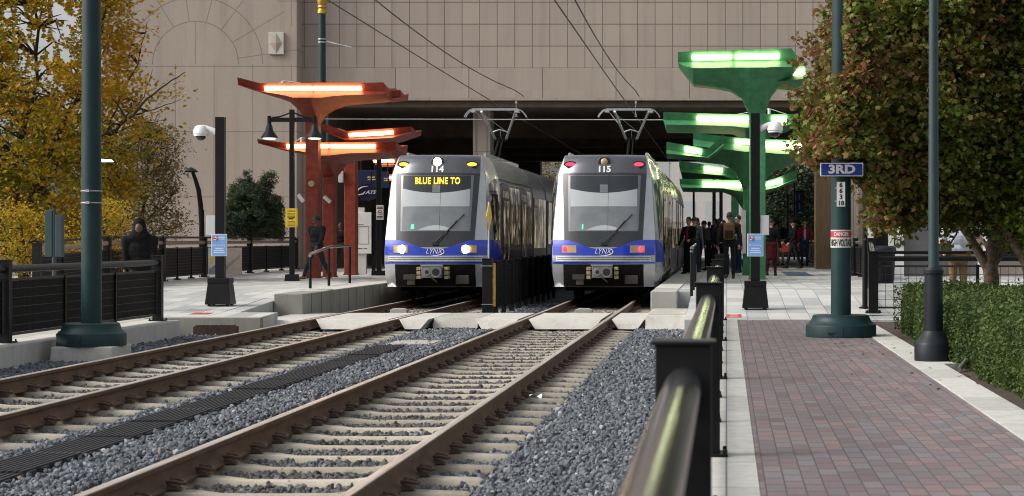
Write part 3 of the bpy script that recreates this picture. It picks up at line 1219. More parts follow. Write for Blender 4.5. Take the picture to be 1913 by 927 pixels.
fence('planter_fence', 'black two-rail fence with wire mesh running right behind the trimmed hedge',
      [(2.55, 34.5, .06), (6.2, 34.5, .06), (10.2, 34.5, .06)], pipe_m=M['black'], small=1, second=1.06, pipe_r=.045, pipe_z=.95, dx=.13, dz=.13)

# fence between the tracks
t = thing('track_fence', 'black mesh fence standing between the two trains behind a square post', 'fence', (-4.86, 40.3, -.30))
mb = MB()
mb.box(-.10, .10, -.09, .09, 0, 1.24)
mb.box(-.11, .11, -.10, .10, 1.24, 1.26)
mb.build('post', M['black'], t, bevel=.006)
mesh_panel(t, (.02, .1, .22), (.02, 16, .22), 0, .96, M['mesh_black'], .06, .035)
for k in range(10):
    mb = MB()
    mb.box(-.03, .07, -.03, .03, 0, 1.22)
    o = mb.build('post', M['black'], t)
    o.location = (0, 1.2 + k * 1.55, 0)
for z in (.32, 1.10):
    mb = MB()
    mb.box(-.115, .115, -.104, -.096, z, z + .012)
    mb.build('strap', M['steel'], t)
mb = MB()
mb.box(.112, .165, -.07, .04, .28, 1.16)
mb.build('warning_strip', pm('dull_yellow', (.36, .22, .03), .6, var=.5, scale=14), t)
t = thing('track_sign', 'narrow turned yellow diamond sign on a thin post above the fence between the trains', 'sign', (-4.84, 40.32, .96))
mb = MB()
mb.tube([(0, 0, 0), (0, 0, 1.15)], .018, 8)
mb.build('sign_post', M['steel'], t)
mb = MB()
mb.prism([(0, .55), (.30, .85), (0, 1.15), (-.30, .85)], -.012, .0)
o = mb.build('sign_plate', M['sign_yellow'], t)
o.rotation_euler = (0, 0, R(86))

# ---------------------------------------------------------------- trains
def interp(tbl):
    xs = [a for a, _ in tbl]
    ys = [b for _, b in tbl]
    return lambda z: float(np.interp(z, xs, ys))


HW = interp([(.33, 1.15), (.6, 1.19), (1.0, 1.20), (1.42, 1.19), (2.0, 1.155), (2.96, 1.085), (3.2, 1.025), (3.42, .96)])
YS = interp([(.33, .16), (.6, .06), (.9, 0.0), (1.3, .02), (1.45, .06), (2.96, .42), (3.2, .52), (3.36, .66), (3.42, .86)])
BW = interp([(.33, 1.20), (.6, 1.30), (.9, 1.325), (2.45, 1.325), (2.8, 1.285), (3.1, 1.20), (3.3, 1.09), (3.42, .96)])


def nose(x, z, off=0.0):
    t = min(1.0, abs(x) / HW(z))
    return Vector((x, YS(z) + .30 * t ** 3 - off, z))


def side_x(y, z):
    """half width of the body at depth y"""
    y0 = YS(z) + .30
    if y <= y0:
        return HW(z)
    u = smooth01((y - y0) / 1.3)
    u = 1 - (1 - u) ** 1.3
    return HW(z) + (BW(z) - HW(z)) * u


def npatch(mb, fn, nu, nv, off, mi=0):
    """panel lying on the nose; fn(u, v) -> x, z"""
    o = len(mb.v)
    mb.grid(lambda u, v: nose(*fn(u, v), off), nu, nv, mi)
    # give the panel a rim so it has thickness
    rim = [fn(i / nu, 0) for i in range(nu + 1)] + [fn(1, j / nv) for j in range(1, nv + 1)] + \
          [fn(1 - i / nu, 1) for i in range(1, nu + 1)] + [fn(0, 1 - j / nv) for j in range(1, nv)]
    n = len(rim)
    vs = [nose(x, z, off) for x, z in rim] + [nose(x, z, -.01) for x, z in rim]
    mb.add(vs, [(i, i + n, (i + 1) % n + n, (i + 1) % n) for i in range(n)], mi)
    return mb


ZS = [.33, .45, .6, .75, .9, 1.05, 1.2, 1.42, 1.7, 2.0, 2.3, 2.6, 2.8, 2.96, 3.1, 3.2, 3.3, 3.36, 3.42]


def front_section(L):
    mb = MB()
    for s in (1, -1):
        st = [0, .12, .25, .4, .6, .8, 1.0, 1.3, 1.6, 2.2, L * .5, L]

        def pt(u, v, s=s, st=st):
            z = ZS[round(v * (len(ZS) - 1))]
            i = round(u * (len(st) - 1))
            y0 = YS(z) + .30
            y = y0 + st[i] if st[i] < 1.5 else st[i] + .6 if st[i] < L else L
            return Vector((s * side_x(y, z), y, z))
        o = len(mb.f)
        mb.grid(pt, len(st) - 1, len(ZS) - 1)
        if s < 0:
            mb.f[o:] = [f[::-1] for f in mb.f[o:]]

    def fr(u, v):
        z = ZS[round(v * (len(ZS) - 1))]
        return nose((u * 2 - 1) * HW(z), z)
    mb.grid(fr, 18, len(ZS) - 1)
    zt = 3.42
    mb.add([(-.955, 1.16, zt), (.955, 1.16, zt), (.96, L, zt), (-.96, L, zt)], [(0, 1, 2, 3)])
    mb.grid(lambda u, v: Vector(((u * 2 - 1) * .955, nose((u * 2 - 1) * .955, zt).y * (1 - v) + 1.16 * v, zt)), 18, 1)
    mb.add([(-1.2, .3, .33), (1.2, .3, .33), (1.2, L, .33), (-1.2, L, .33)], [(3, 2, 1, 0)])
    mb.add([(-BW(z), L, z) for z in ZS] + [(BW(z), L, z) for z in reversed(ZS)], [tuple(reversed(range(2 * len(ZS))))])
    return mb


def mid_section(L):
    mb = MB()
    ring = [(-BW(z), z) for z in ZS] + [(BW(z), z) for z in reversed(ZS)]
    mb.prism(ring[::-1], 0, L)
    return mb


def side_panel(mb, s, y0, y1, zf0, zf1, off=.006, ny=1, nz=6, mi=0):
    """panel lying on the flank between y0 and y1; zf0/zf1(y) give its edges"""
    o = len(mb.f)

    def fn(u, v):
        y = y0 + (y1 - y0) * u
        a, b = zf0(y), zf1(y)
        z = a + (b - a) * v
        return Vector((s * (side_x(y, z) + off), y, z))
    mb.grid(fn, ny, nz, mi)
    if s < 0:
        mb.f[o:] = [f[::-1] for f in mb.f[o:]]
    return mb


def body_kit(sec, L, y_start, doors, wins):
    """doors / windows of one body section, on both flanks"""
    c = lambda k: (lambda y: k)
    for s in (1, -1):
        for (a, b) in wins:
            mb = MB()
            side_panel(mb, s, a, b, c(1.28), c(2.74), .008)
            # slim frame round the glass
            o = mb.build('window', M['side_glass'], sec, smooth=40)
            mb = MB()
            for y in (a, b - .04):
                side_panel(mb, s, y, y + .04, c(1.26), c(2.76), .012)
            mb.build('frame', M['train_mask'], o)
        for (a, b) in doors:
            mb = MB()
            side_panel(mb, s, a, b, c(.40), c(2.80), .010)
            d = mb.build('door', M['train_band'], sec, smooth=40)
            m_ = (a + b) / 2
            for (p, q) in ((a + .08, m_ - .05), (m_ + .05, b - .08)):
                mb = MB()
                side_panel(mb, s, p, q, c(.75), c(2.62), .014)
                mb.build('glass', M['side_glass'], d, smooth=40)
            mb = MB()
            side_panel(mb, s, m_ - .012, m_ + .012, c(.42), c(2.78), .02)
            mb.build('seal', M['rubber'], d)


def dark_band(sec, y0, y1):
    for s in (1, -1):
        mb = MB()
        side_panel(mb, s, y0, y1, lambda y: 1.18, lambda y: 2.90, .004, ny=6, nz=10)
        mb.build('window_band', M['train_band'], sec, smooth=40)
        mb = MB()
        side_panel(mb, s, y0 + 1.2, y1, lambda y: .63, lambda y: 1.17, .004, ny=6, nz=4)
        mb.build('dark_reflection_panel', M['train_lower'], sec, smooth=40)  # added panel: the flank's dark reflection put into its colour


def skirt(sec, y0, y1):
    for s in (1, -1):
        mb = MB()
        side_panel(mb, s, y0, y1, lambda y: .34, lambda y: .62, .004, ny=2, nz=4)
        mb.build('skirt', M['train_dark'], sec, smooth=40)


def make_train(xc, label, number, dest, lit_front):
    t = thing('light_rail_train', label, 'train', (xc, 45.75, RZ), group='light rail trains side by side')
    L1, L2, L3 = 9.6, 3.7, 9.6
    c = lambda k: (lambda y: k)
    # --- leading section
    sec = front_section(L1).build('front_car', M['train_silver'], t, smooth=35)
    dark_band(sec, 1.95, L1 - .1)
    skirt(sec, 1.4, L1)
    body_kit(sec, L1, 0, [(2.3, 3.7), (6.6, 8.0)], [(4.0, 5.1), (5.2, 6.3), (8.2, 9.4)])
    for s in (1, -1):
        mb = MB()
        side_panel(mb, s, .98, 1.62, lambda y: 1.42, lambda y: 2.72 + .16 * math.sin(min(1, (y - .98) / .6) * 1.57), .008, ny=6, nz=8)
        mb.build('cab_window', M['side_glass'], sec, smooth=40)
        mb = MB()
        side_panel(mb, s, .33, 4.4, lambda y: .90 - .0 * y, lambda y: .90 + .52 * max(0, 1 - max(0, y - .9) / 3.5) ** 1.6, .007, ny=16, nz=4)
        mb.build('blue_swoosh', M['train_blue'], sec, smooth=40)
    # --- front panels
    mask_x = interp([(1.43, .91), (2.98, .985), (3.2, .975), (3.42, .955)])
    mb = npatch(MB(), lambda u, v: ((u * 2 - 1) * mask_x(2.99 + .425 * v), 2.99 + .425 * v), 24, 8, .012)
    hood = mb.build('hood', M['train_hood'], t, smooth=40)
    mb = npatch(MB(), lambda u, v: ((u * 2 - 1) * mask_x(1.26 + 1.72 * v), 1.26 + 1.72 * v), 20, 12, .010)
    mask = mb.build('windshield_surround', M['train_mask'], t, smooth=40)
    gx = interp([(1.62, .81), (2.93, .85)])
    mb = npatch(MB(), lambda u, v: ((u * 2 - 1) * gx(1.62 + 1.31 * v), 1.62 + 1.31 * v), 20, 14, .018)
    glass = mb.build('windshield', M['windshield'], t, smooth=40)
    # simplified cab on the glass: painted dark, pale, grey bands replacing layered reflections
    npatch(MB(), lambda u, v: ((u * 2 - 1) * .79, 2.62 - .10 * (1 - (u * 2 - 1) ** 2) + (.32 + .10 * (1 - (u * 2 - 1) ** 2)) * v * .95), 20, 4, .0195).build('dark_reflection_band', M['glass_dark'], glass, smooth=40)
    npatch(MB(), lambda u, v: ((u * 2 - 1) * .775, 2.20 + (.415 - .10 * (1 - (u * 2 - 1) ** 2)) * v), 20, 4, .0195).build('pale_reflection_band', M['glass_pale'], glass, smooth=40)
    npatch(MB(), lambda u, v: ((u * 2 - 1) * .775, 1.64 + .552 * v), 20, 4, .0195).build('grey_reflection_band', M['glass_grey'], glass, smooth=40)
    npatch(MB(), lambda u, v: (.02 + (u * 2 - 1) * .42, 1.645 + .115 * (1 - (u * 2 - 1) ** 2) * v), 20, 2, .021).build('dashboard', M['glass_pale'], glass, smooth=40)
    npatch(MB(), lambda u, v: (-.09 + .18 * u, 2.53 + .18 * v), 4, 2, .021).build('reflection_notch', M['glass_grey'], glass, smooth=40)
    # blue band, dipping in the middle
    def band(u, v):
        x = (u * 2 - 1) * 1.188
        k = smooth01((abs(x) - .15) / .75)
        return x, 1.065 + (1.22 + .20 * k - 1.065) * v
    blue = npatch(MB(), band, 40, 6, .016).build('blue_band', M['train_blue'], t, smooth=40)
    text('logo_text', 'LYNX', .115, M['white'], blue, nose(-.01, 1.155, .026), width=.40, shear=.35, depth=.006)
    mb = MB()
    mb.tube([(.20 * math.cos(a) + .03, YS(1.15) - .022, 1.15 + .088 * math.sin(a)) for a in np.linspace(-2.2, 1.35, 22)],
            [.002 + .010 * math.sin(math.pi * i / 21) for i in range(22)], 6)
    mb.build('logo_swoosh', M['white'], blue, smooth=50)
    # silver bumper with grooves, thin blue line under it
    mb = npatch(MB(), lambda u, v: ((u * 2 - 1) * 1.10, .925 + .125 * v), 24, 3, .045)
    bum = mb.build('bumper', M['steel'], t, smooth=40)
    mb = MB()
    for z in (.965, 1.005):
        npatch(mb, lambda u, v, z=z: ((u * 2 - 1) * 1.08, z + .012 * v), 24, 1, .049)
    mb.build('groove', M['ink'], bum)
    mb = npatch(MB(), lambda u, v: ((u * 2 - 1) * 1.188, .872 + .036 * v), 24, 1, .014)
    mb.build('blue_line', M['train_blue'], t)
    # dark opening round the coupler
    mb = npatch(MB(), lambda u, v: ((u * 2 - 1) * .93, .335 + .52 * v), 16, 4, .008)
    und = mb.build('coupler_bay', M['train_dark'], t, smooth=40)
    for q in ((-.70, -.42, -.06, .1, .50, .62), (-.62, -.44, -.04, .1, .38, .498), (.50, .80, -.02, .1, .40, .60)):
        MB().box(*q).build('equipment_box', M['coupler_bay_box'], und, bevel=.01)
    mb = MB()
    mb.box(-.23, .23, -.42, .3, .55, .82)
    mb.lathe([(.115, -.50), (.115, -.42)], 20, (.11, 0, .685), axis='y')
    mb.lathe([(.075, -.47), (.085, -.42)], 16, (-.10, 0, .685), axis='y')
    cp = mb.build('coupler', M['coupler_grey'], t, smooth=40, bevel=.01)
    mb = MB()
    mb.lathe([(.085, -.506), (.085, -.50)], 20, (.11, 0, .685), axis='y')
    mb.lathe([(.04, -.476), (.045, -.47)], 14, (-.10, 0, .685), axis='y')
    mb.tube([(0, -.44, .56), (.08, -.47, .50), (.13, -.48, .45)], .014, 8)
    mb.build('coupler_face', M['ink'], cp)
    mb = MB()
    mb.box(-.25, .25, -.44, -.40, .83, .855)
    mb.build('coupler_lip', M['steel'], cp)
    for s in (-1, 1):
        mb = MB()
        for z in (.56, .66, .76):
            mb.box(s * .315 - .045, s * .315 + .045, -.30, .1, z - .038, z + .038)
        mb.build('cable_socket', pm('socket_yellow', (.34, .30, .16), .6, var=.4, scale=20) if 'socket_yellow' not in MATS else MATS['socket_yellow'], t, bevel=.006)
    # number
    text('number', number, .15, M['white'], hood, nose(0, 3.065, .03), depth=.006, tilt=R(22), offset=.008)
    # round lamp housing on the hood
    mb = MB()
    pts = [(.15 * math.copysign(abs(math.cos(a)) ** .7, math.cos(a)), .12 * math.copysign(abs(math.sin(a)) ** .7, math.sin(a))) for a in np.linspace(0, 2 * math.pi, 24, endpoint=False)]
    yb = nose(0, 3.24).y
    mb.prism([(x, 3.235 + z) for x, z in pts], yb - .05, yb + .10)
    hs_ = mb.build('lamp_housing', M['train_mask'], t, smooth=40, bevel=.01)
    mb = MB()
    if lit_front:
        mb.lathe([(.02, -.075), (.09, -.066), (.10, -.045)], 20, (0, yb, 3.245), axis='y')
        mb.build('hood_lamp', M['head_light'], hs_, smooth=60)
    else:
        mb.lathe([(.02, -.075), (.075, -.066), (.085, -.045)], 20, (0, yb, 3.245), axis='y')
        mb.build('hood_lamp', M['lamp_glass'], hs_, smooth=60)
    for s in (-1, 1):
        # marker lamps at the hood's corners
        mb = MB()
        p = nose(s * .80, 3.19)
        pts = [(.155 * math.cos(a), .075 * math.sin(a)) for a in np.linspace(0, 2 * math.pi, 22, endpoint=False)]
        mb.prism([(p.x + x, p.z + z) for x, z in pts], p.y - .055, p.y + .12)
        mk = mb.build('marker_housing', M['train_mask'], t, smooth=40)
        mb = MB()
        pts = [(.11 * math.cos(a), .042 * math.sin(a)) for a in np.linspace(0, 2 * math.pi, 22, endpoint=False)]
        mb.prism([(p.x + x, p.z + z) for x, z in pts], p.y - .07, p.y - .04)
        mb.build('marker_lamp', M['amber_light'] if lit_front else M['tail_light'], mk, smooth=40)
        # lamp boxes in the blue band
        mb = npatch(MB(), lambda u, v, s=s: (s * (.62 + .345 * u), 1.125 + .17 * v), 6, 3, .024)
        bx = mb.build('lamp_box', M['lamp_glass'], t, smooth=40)
        xl = s * (.71 if lit_front else .725)
        if not lit_front and s > 0:
            xl = .86
        if not lit_front and s < 0:
            xl = -.885
        if lit_front and s < 0:
            xl = -.75
        if lit_front and s > 0:
            xl = .71
        p = nose(xl, 1.205)
        mb = MB()
        r = .098 if lit_front else .065
        mb.lathe([(.01, -.055), (r * .7, -.05), (r, -.028)], 20, (p.x, p.y, p.z), axis='y')
        mb.build('headlight' if lit_front else 'tail_lamp', M['head_light'] if lit_front else M['tail_light'], bx, smooth=60)
    # wiper
    mb = MB()
    a = nose(.0, 1.34, .05)
    pts = [nose(.0, 1.34, .05), nose(.22, 1.55, .055), nose(.50, 1.86, .045)]
    mb.tube(pts, .012, 6)
    mb.tube([nose(.06, 1.33, .05), nose(.26, 1.55, .055), nose(.50, 1.88, .045)], .010, 6)
    mb.tube([nose(.30, 1.62, .03), nose(.66, 2.02, .03)], .014, 6)
    mb.box(-.04, .10, nose(0, 1.33).y - .06, nose(0, 1.33).y + .02, 1.30, 1.36)
    mb.build('wiper', M['ink'], mask, smooth=50)
    # thin centre line of the glass
    mb = npatch(MB(), lambda u, v: (.10 + .008 * u, 1.64 + 1.26 * v), 1, 10, .021)
    mb.build('glass_wire', M['train_mask'], glass)
    if dest:
        mb = npatch(MB(), lambda u, v: (-.54 + 1.14 * u, 2.66 + .26 * v), 8, 2, .021)
        ds = mb.build('destination_sign', M['train_mask'], t)
        text('destination_text', dest, .155, M['led_amber'], ds, nose(.03, 2.79, .04), width=1.04, depth=.004, tilt=R(13), offset=.004, spacing=1.12)
    text('run_number', '8' if dest else '1', .10, M['led_green'], glass, nose(-.52 if dest else -.48, 1.72, .03), depth=.004, tilt=R(13), offset=.006)
    # --- middle and trailing sections
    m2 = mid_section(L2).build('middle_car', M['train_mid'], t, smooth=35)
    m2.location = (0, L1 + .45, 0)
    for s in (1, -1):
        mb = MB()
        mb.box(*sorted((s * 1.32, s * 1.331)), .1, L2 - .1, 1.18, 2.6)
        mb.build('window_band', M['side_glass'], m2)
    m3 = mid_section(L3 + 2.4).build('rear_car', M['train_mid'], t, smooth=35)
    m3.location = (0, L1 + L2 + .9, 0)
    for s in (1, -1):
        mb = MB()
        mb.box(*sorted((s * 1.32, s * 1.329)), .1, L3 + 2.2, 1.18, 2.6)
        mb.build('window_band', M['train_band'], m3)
    for s in (1, -1):
        for a in (.4, 1.8, 3.2, 5.6, 7.0, 9.4, 10.6):
            mb = MB()
            mb.box(*sorted((s * 1.329, s * 1.336)), a, a + 1.1, 1.28, 2.55)
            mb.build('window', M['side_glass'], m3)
        for a in (1.6, 7.9):
            mb = MB()
            mb.box(*sorted((s * 1.329, s * 1.340)), a, a + 1.3, .42, 2.58)
            mb.build('door', M['train_band'], m3)
    ringb = [(-BW(z) + .09, z - .05) for z in ZS[1:]] + [(BW(z) - .09, z - .05) for z in reversed(ZS[1:])]
    for yy in (L1, L1 + .45 + L2):
        mb = MB()
        for k in range(5):
            g = .0 if k % 2 else .03
            mb.prism([(x * (1 - g), z) for x, z in ringb[::-1]], yy + k * .09, yy + k * .09 + .088)
        mb.build('bellows', M['bellows'], t)
    # roof gear
    for (y0, y1, h, w) in ((3.6, 5.2, .10, .7), (5.8, 8.8, .12, .7), (15.2, 17.6, .12, .7), (18.6, 22.5, .12, .7)):
        mb = MB()
        mb.frustum(0, (y0 + y1) / 2, 3.42, 3.42 + h, (w, (y1 - y0) / 2), (w - .1, (y1 - y0) / 2 - .1))
        mb.build('roof_unit', M['greybox'], t, bevel=.02)
    for s in (-1, 1):
        mb = MB()
        mb.box(*sorted((s * .90, s * .96)), 2.0, L1 - .2, 3.42, 3.52)
        mb.build('roof_rail', M['train_silver'], t, bevel=.01)
    # bogies
    for yy in (2.3, L1 + .45 + L2 / 2, L1 + L2 + 8.2):
        mb = MB()
        mb.box(-.95, .95, yy - 1.2, yy + 1.2, .22, .45)
        bg_ = mb.build('bogie', M['train_dark'], t)
        for s in (-1, 1):
            for q in (-.9, .9):
                mb = MB()
                mb.lathe([(.29, -.05), (.33, -.045), (.33, .05), (.29, .055)], 20, (s * .72, yy + q, .33), axis='x')
                mb.build('wheel', M['train_dark'], bg_, smooth=40)
    # pantograph
    yb = 13.1
    mb = MB()
    z0, zc, zt = 3.45, 4.42, 5.24
    mb.box(-.25, .25, yb - 1.9, yb - 1.3, 3.42, 3.56)
    mb.tube([(-.06, yb - 1.6, 3.5), (-.05, yb + .4, zc)], .035, 8)
    mb.tube([(.10, yb - 1.6, 3.5), (.06, yb + .4, zc)], .02, 8)
    mb.box(-.20, .20, yb + .36, yb + .46, zc - .06, zc + .02)
    pg = mb.build('pantograph', M['train_dark'], t, smooth=40)
    mb = MB()
    for (xa, xb_) in ((-.15, -.42), (.16, .58)):
        mb.tube([(xa, yb + .4, zc), (xb_, yb - .9, zt - .07)], .036, 10)
    mb.tube([(-.15, yb + .4, zc), (-.34, yb - .25, zc + .42), (-.55, yb - .9, zt - .12)], .012, 6)
    mb.tube([(-.22, yb + .1, zc + .2), (0, yb + .05, zc + .27), (.24, yb + .1, zc + .2)], .02, 8)
    mb.tube([(.02, yb + .05, zc + .26), (.02, yb + .38, zc)], .012, 6)
    mb.tube([(-.42, yb - .85, zt - .12), (.20, yb, zc + .22)], .008, 5)
    mb.build('pantograph_arm', M['steel'], pg, smooth=40)
    mb = MB()
    for dy in (-.16, .16):
        mb.box(-.66, .66, yb - .9 + dy - .03, yb - .9 + dy + .03, zt - .03, zt + .01)
    for s in (-1, 1):
        for dy in (-.16, .16):
            mb.tube([(s * .66, yb - .9 + dy, zt - .01), (s * .76, yb - .9 + dy, zt - .05), (s * .86, yb - .9 + dy, zt - .16), (s * .90, yb - .9 + dy, zt - .24)], .014, 6)
        mb.box(s * .64 - .06, s * .64 + .06, yb - 1.1, yb - .7, zt - .1, zt - .04)
    mb.build('contact_shoe', M['steel'], pg, smooth=40)
    return t


make_train(XL, 'blue and silver tram showing an amber destination, white headlights lit', '114', 'BLUE LINE TO', True)
make_train(XR + .06, 'blue and silver tram numbered 115 with red lights and an unlit destination', '115', None, False)

# ---------------------------------------------------------------- overhead wires
def wire(label, pts, r, m, droppers=None):
    t = thing('overhead_wire', label, 'wire', pts[0], group='overhead wires')
    p0 = Vector(pts[0])
    mb = MB()
    mb.tube([Vector(p) - p0 for p in pts], r, 6)
    mb.build('wire_run', m, t, smooth=60)
    if droppers:
        mb = MB()
        for a, b in droppers:
            mb.tube([Vector(a) - p0, Vector(b) - p0], .007, 4)
            mb.box(a[0] - p0[0] - .03, a[0] - p0[0] + .03, a[1] - p0[1] - .05, a[1] - p0[1] + .05, a[2] - p0[2] - .05, a[2] - p0[2] + .03)
            mb.box(b[0] - p0[0] - .03, b[0] - p0[0] + .03, b[1] - p0[1] - .05, b[1] - p0[1] + .05, b[2] - p0[2] - .03, b[2] - p0[2] + .06)
        mb.build('dropper', m, t)
    return t


for xc, side in ((XL, 'left'), (XR, 'right')):
    cz = lambda y: 5.42 - .10 * smooth01((y - 25) / 30) if y < 58 else 5.30
    mz = lambda y: 5.83 + .0012 * (y - 48) ** 2 * (1 if y < 48 else 1.0)
    mzz = lambda y: min(6.1, mz(y))
    ys = list(np.linspace(6, 66, 24))
    drop = [((xc, y, mzz(y)), (xc, y, cz(y))) for y in (36, 42.5, 49, 55.5)]
    wire('upper carrier wire over the %s' % ('train with lit destination' if side == 'left' else 'train numbered 115'),
         [(xc + .0, y, mzz(y)) for y in ys], .015, M['wire'], None)
    wire('lower contact wire over the %s' % ('train with lit destination' if side == 'left' else 'train numbered 115'),
         [(xc - .0, y, cz(y)) for y in ys] + [(xc, 104, 5.30)], .014, M['wire'], None)
wire('thin pale span wire stretched across in front of the dark underpass', [(-12.9, 63.6, 5.20), (-8, 63.6, 5.19), (3.2, 63.6, 5.16)], .016, M['wire_pale'],
     [((XL, 63.6, 5.75), (XL, 63.6, 5.30)), ((XR, 63.6, 5.75), (XR, 63.6, 5.30))])


# ---------------------------------------------------------------- poles and lamps
def big_pole(label, loc, rb, r0, r1, h, pedestal=0):
    t = thing('catenary_pole', label, 'pole', loc)
    if pedestal:
        mb = MB()
        mb.frustum(0, 0, -pedestal, 0, (rb * .93, rb * .93), (rb * .90, rb * .90))
        mb.build('pedestal', M['concrete_white'], t, bevel=.02)
    mb = MB()
    mb.lathe([(rb, .0), (rb, .15), (rb * .985, .165), (rb * .93, .178), (rb * .86, .215), (rb * .81, .265), (rb * .805, .29), (rb * .77, .30)], 28, caps=True)
    b = mb.build('base', M['green_pole'], t, smooth=32)
    b.rotation_euler = (0, 0, R(22.5))
    mb = MB()
    mb.box(-.004, .004, -rb * 1.003, -rb * .70, 0, .15)
    mb.box(-.42 * rb, -.20 * rb, -rb * .975, -rb * .90, .055, .075)
    mb.build('base_joint', M['ink'], t)
    mb = MB()
    mb.lathe([(r0, .29), (r0 * .985, 2.0), (r1, h)], 20)
    mb.build('shaft', M['green_pole'], t, smooth=30)
    return t


kL = 26.6
pL = P(171, 645, kL)
t = big_pole('thick dark green pole on a concrete pedestal beside the white kerb at left', (pL.x, kL, pL.z), .455, .134, .10, 9.5, .24)
for z in (P(171, 357, kL).z - pL.z, P(171, 379, kL).z - pL.z):
    mb = MB()
    mb.lathe([(.134, z - .008), (.140, z - .007), (.140, z + .007), (.134, z + .008)], 20)
    mb.box(-.03, .02, -.165, -.13, z - .018, z + .018)
    mb.build('steel_band', M['steel'], t)
kR = 27.5
pR = P(1571, 629, kR)
t = big_pole('thick dark green pole with a danger band standing on the brick walkway', (pR.x, kR, .004), .49, .140, .105, 9.5)
zd = P(1571, 446, kR).z
mb = MB()
mb.lathe([(.1405, zd - .13), (.1425, zd - .128), (.1425, zd + .115), (.1405, zd + .117)], 32)
dn = mb.build('danger_band', M['offwhite'], t, smooth=30)
mb = MB()
mb.lathe([(.1428, zd + .012), (.1435, zd + .012), (.1435, zd + .10), (.1428, zd + .10)], 32)
mb.build('red_field', M['sign_red'], dn, smooth=30)


def wrap_text(s, h, m, parent, r, zc, width, depth=.002, offset=.002):
    """lettering bent round an upright cylinder, reading on the side that faces -y"""
    o = text('danger_text', s, h, m, parent, (0, 0, 0), depth=depth, width=width, offset=offset)
    for v in o.data.vertices:
        x, z, q = v.co.x, v.co.y, v.co.z
        a = x / r
        rr = r + q + depth
        v.co = (rr * math.sin(a), -rr * math.cos(a), zc + z)
    o.rotation_euler = (0, 0, 0)
    return o


wrap_text('DANGER', .055, M['offwhite'], dn, .1437, zd + .056, .215, offset=.003)
wrap_text('HIGH VOLTAGE', .088, M['ink'], dn, .1426, zd - .065, .36, offset=.004)
# street sign and pole number
ps = P(1572.5, 317, kR - .19)
t = thing('street_sign', 'blue street sign reading 3RD on the danger-banded green pole', 'street sign', ps)
mb = MB()
mb.box(-.297, .297, -.006, .006, -.093, .093)
pl = mb.build('sign_plate', M['white'], t, bevel=.004)
mb = MB()
mb.box(-.283, .283, -.0085, -.0062, -.080, .080)
mb.build('blue_field', M['sign_blue'], pl)
text('sign_text', '3RD', .112, M['white'], pl, (.0, -.0105, 0), depth=.004, width=.37, offset=.007)
mb = MB()
mb.box(-.03, .03, .006, .08, -.05, .05)
mb.build('bracket', M['steel'], t)
pn = P(1571, 363, kR - .16)
t = thing('pole_number', 'white number plate reading 6 6 3 18 on the danger-banded green pole', 'number plate', pn)
mb = MB()
mb.box(-.058, .058, -.003, .003, -.17, .17)
pl = mb.build('plate', M['white'], t)
for s, z in (('6', .125), ('6', .045), ('3', -.04), ('18', -.125)):
    text('digit', s, .062, M['ink'], pl, (0, -.005, z), depth=.003, offset=.003)
mb = MB()
for z in (.085, -.095):
    mb.box(-.085, .02, .003, .02, z - .008, z + .008)
mb.build('strap', M['steel'], t)

# slender lamp post at right
kS = 21.9
pS = P(1744, 676, kS)
t = thing('lamp_post', 'slender blue-black lamp post with a flared base in front of the hedge', 'lamp post', (pS.x, kS, .012))
mb = MB()
mb.lathe([(.213, 0), (.213, .185), (.205, .20), (.165, .245), (.125, .30), (.108, .33)], 28)
mb.build('base', M['dark_post'], t, smooth=35)
mb = MB()
mb.lathe([(.106, .32), (.100, .95), (.112, .965), (.112, 1.0), (.090, 1.03)], 28)
mb.build('sleeve', M['dark_post'], t, smooth=35)
mb = MB()
mb.lathe([(.060, 1.02), (.054, 2.6), (.050, 5.5)], 20)
mb.build('shaft', M['green_post'], t, smooth=35)

# far pole rising through the first red canopy
p = P(602, 446, 64.0)
t = thing('catenary_pole', 'distant green pole with a gold collar rising above the red canopy', 'pole', (p.x, 64.0, .29))
mb = MB()
mb.lathe([(.13, 0), (.11, 8.5)], 16)
mb.build('shaft', M['green_pole'], t, smooth=35)
z = P(602, 14, 64).z - .29
mb = MB()
mb.lathe([(.11, z - .22), (.15, z - .2), (.15, z - .1), (.125, z - .05), (.155, z), (.135, z + .06), (.155, z + .12), (.155, z + .28), (.11, z + .32)], 16)
mb.build('gold_collar', M['gold'], t, smooth=35)
z = P(602, 77, 64).z - .29
mb = MB()
for q in (-.04, .06):
    mb.lathe([(.125, z + q - .02), (.14, z + q - .015), (.14, z + q + .015), (.125, z + q + .02)], 16)
mb.tube([(.12, 0, z), (.5, -.1, z - .10), (1.0, -.2, z - .22)], .018, 6)
mb.build('steel_band', M['steel'], t)


def no_smoking(parent, cx, cz, r, y):
    """the crossed cigarette in a red ring"""
    mb = MB()
    mb.lathe([(r, 0), (r, .003)], 24, (cx, y - .003, cz), axis='y', mi=0)
    w = mb.build('prohibition_symbol', [M['white'], M['sign_red'], M['ink']], parent)
    mb = MB()
    pts = [(cx + r * .88 * math.cos(a), y - .005, cz + r * .88 * math.sin(a)) for a in np.linspace(0, 2 * math.pi, 25)]
    mb.tube(pts, r * .11, 6, mi=0)
    mb.bar((cx - r * .6, y - .007, cz + r * .6), (cx + r * .6, y - .007, cz - r * .6), .004, r * .2)
    mb.build('red_ring', M['sign_red'], w)
    mb = MB()
    mb.bar((cx - r * .55, y - .005, cz - r * .1), (cx + r * .5, y - .005, cz - r * .02), .003, r * .22)
    mb.build('cigarette', M['ink'], w)


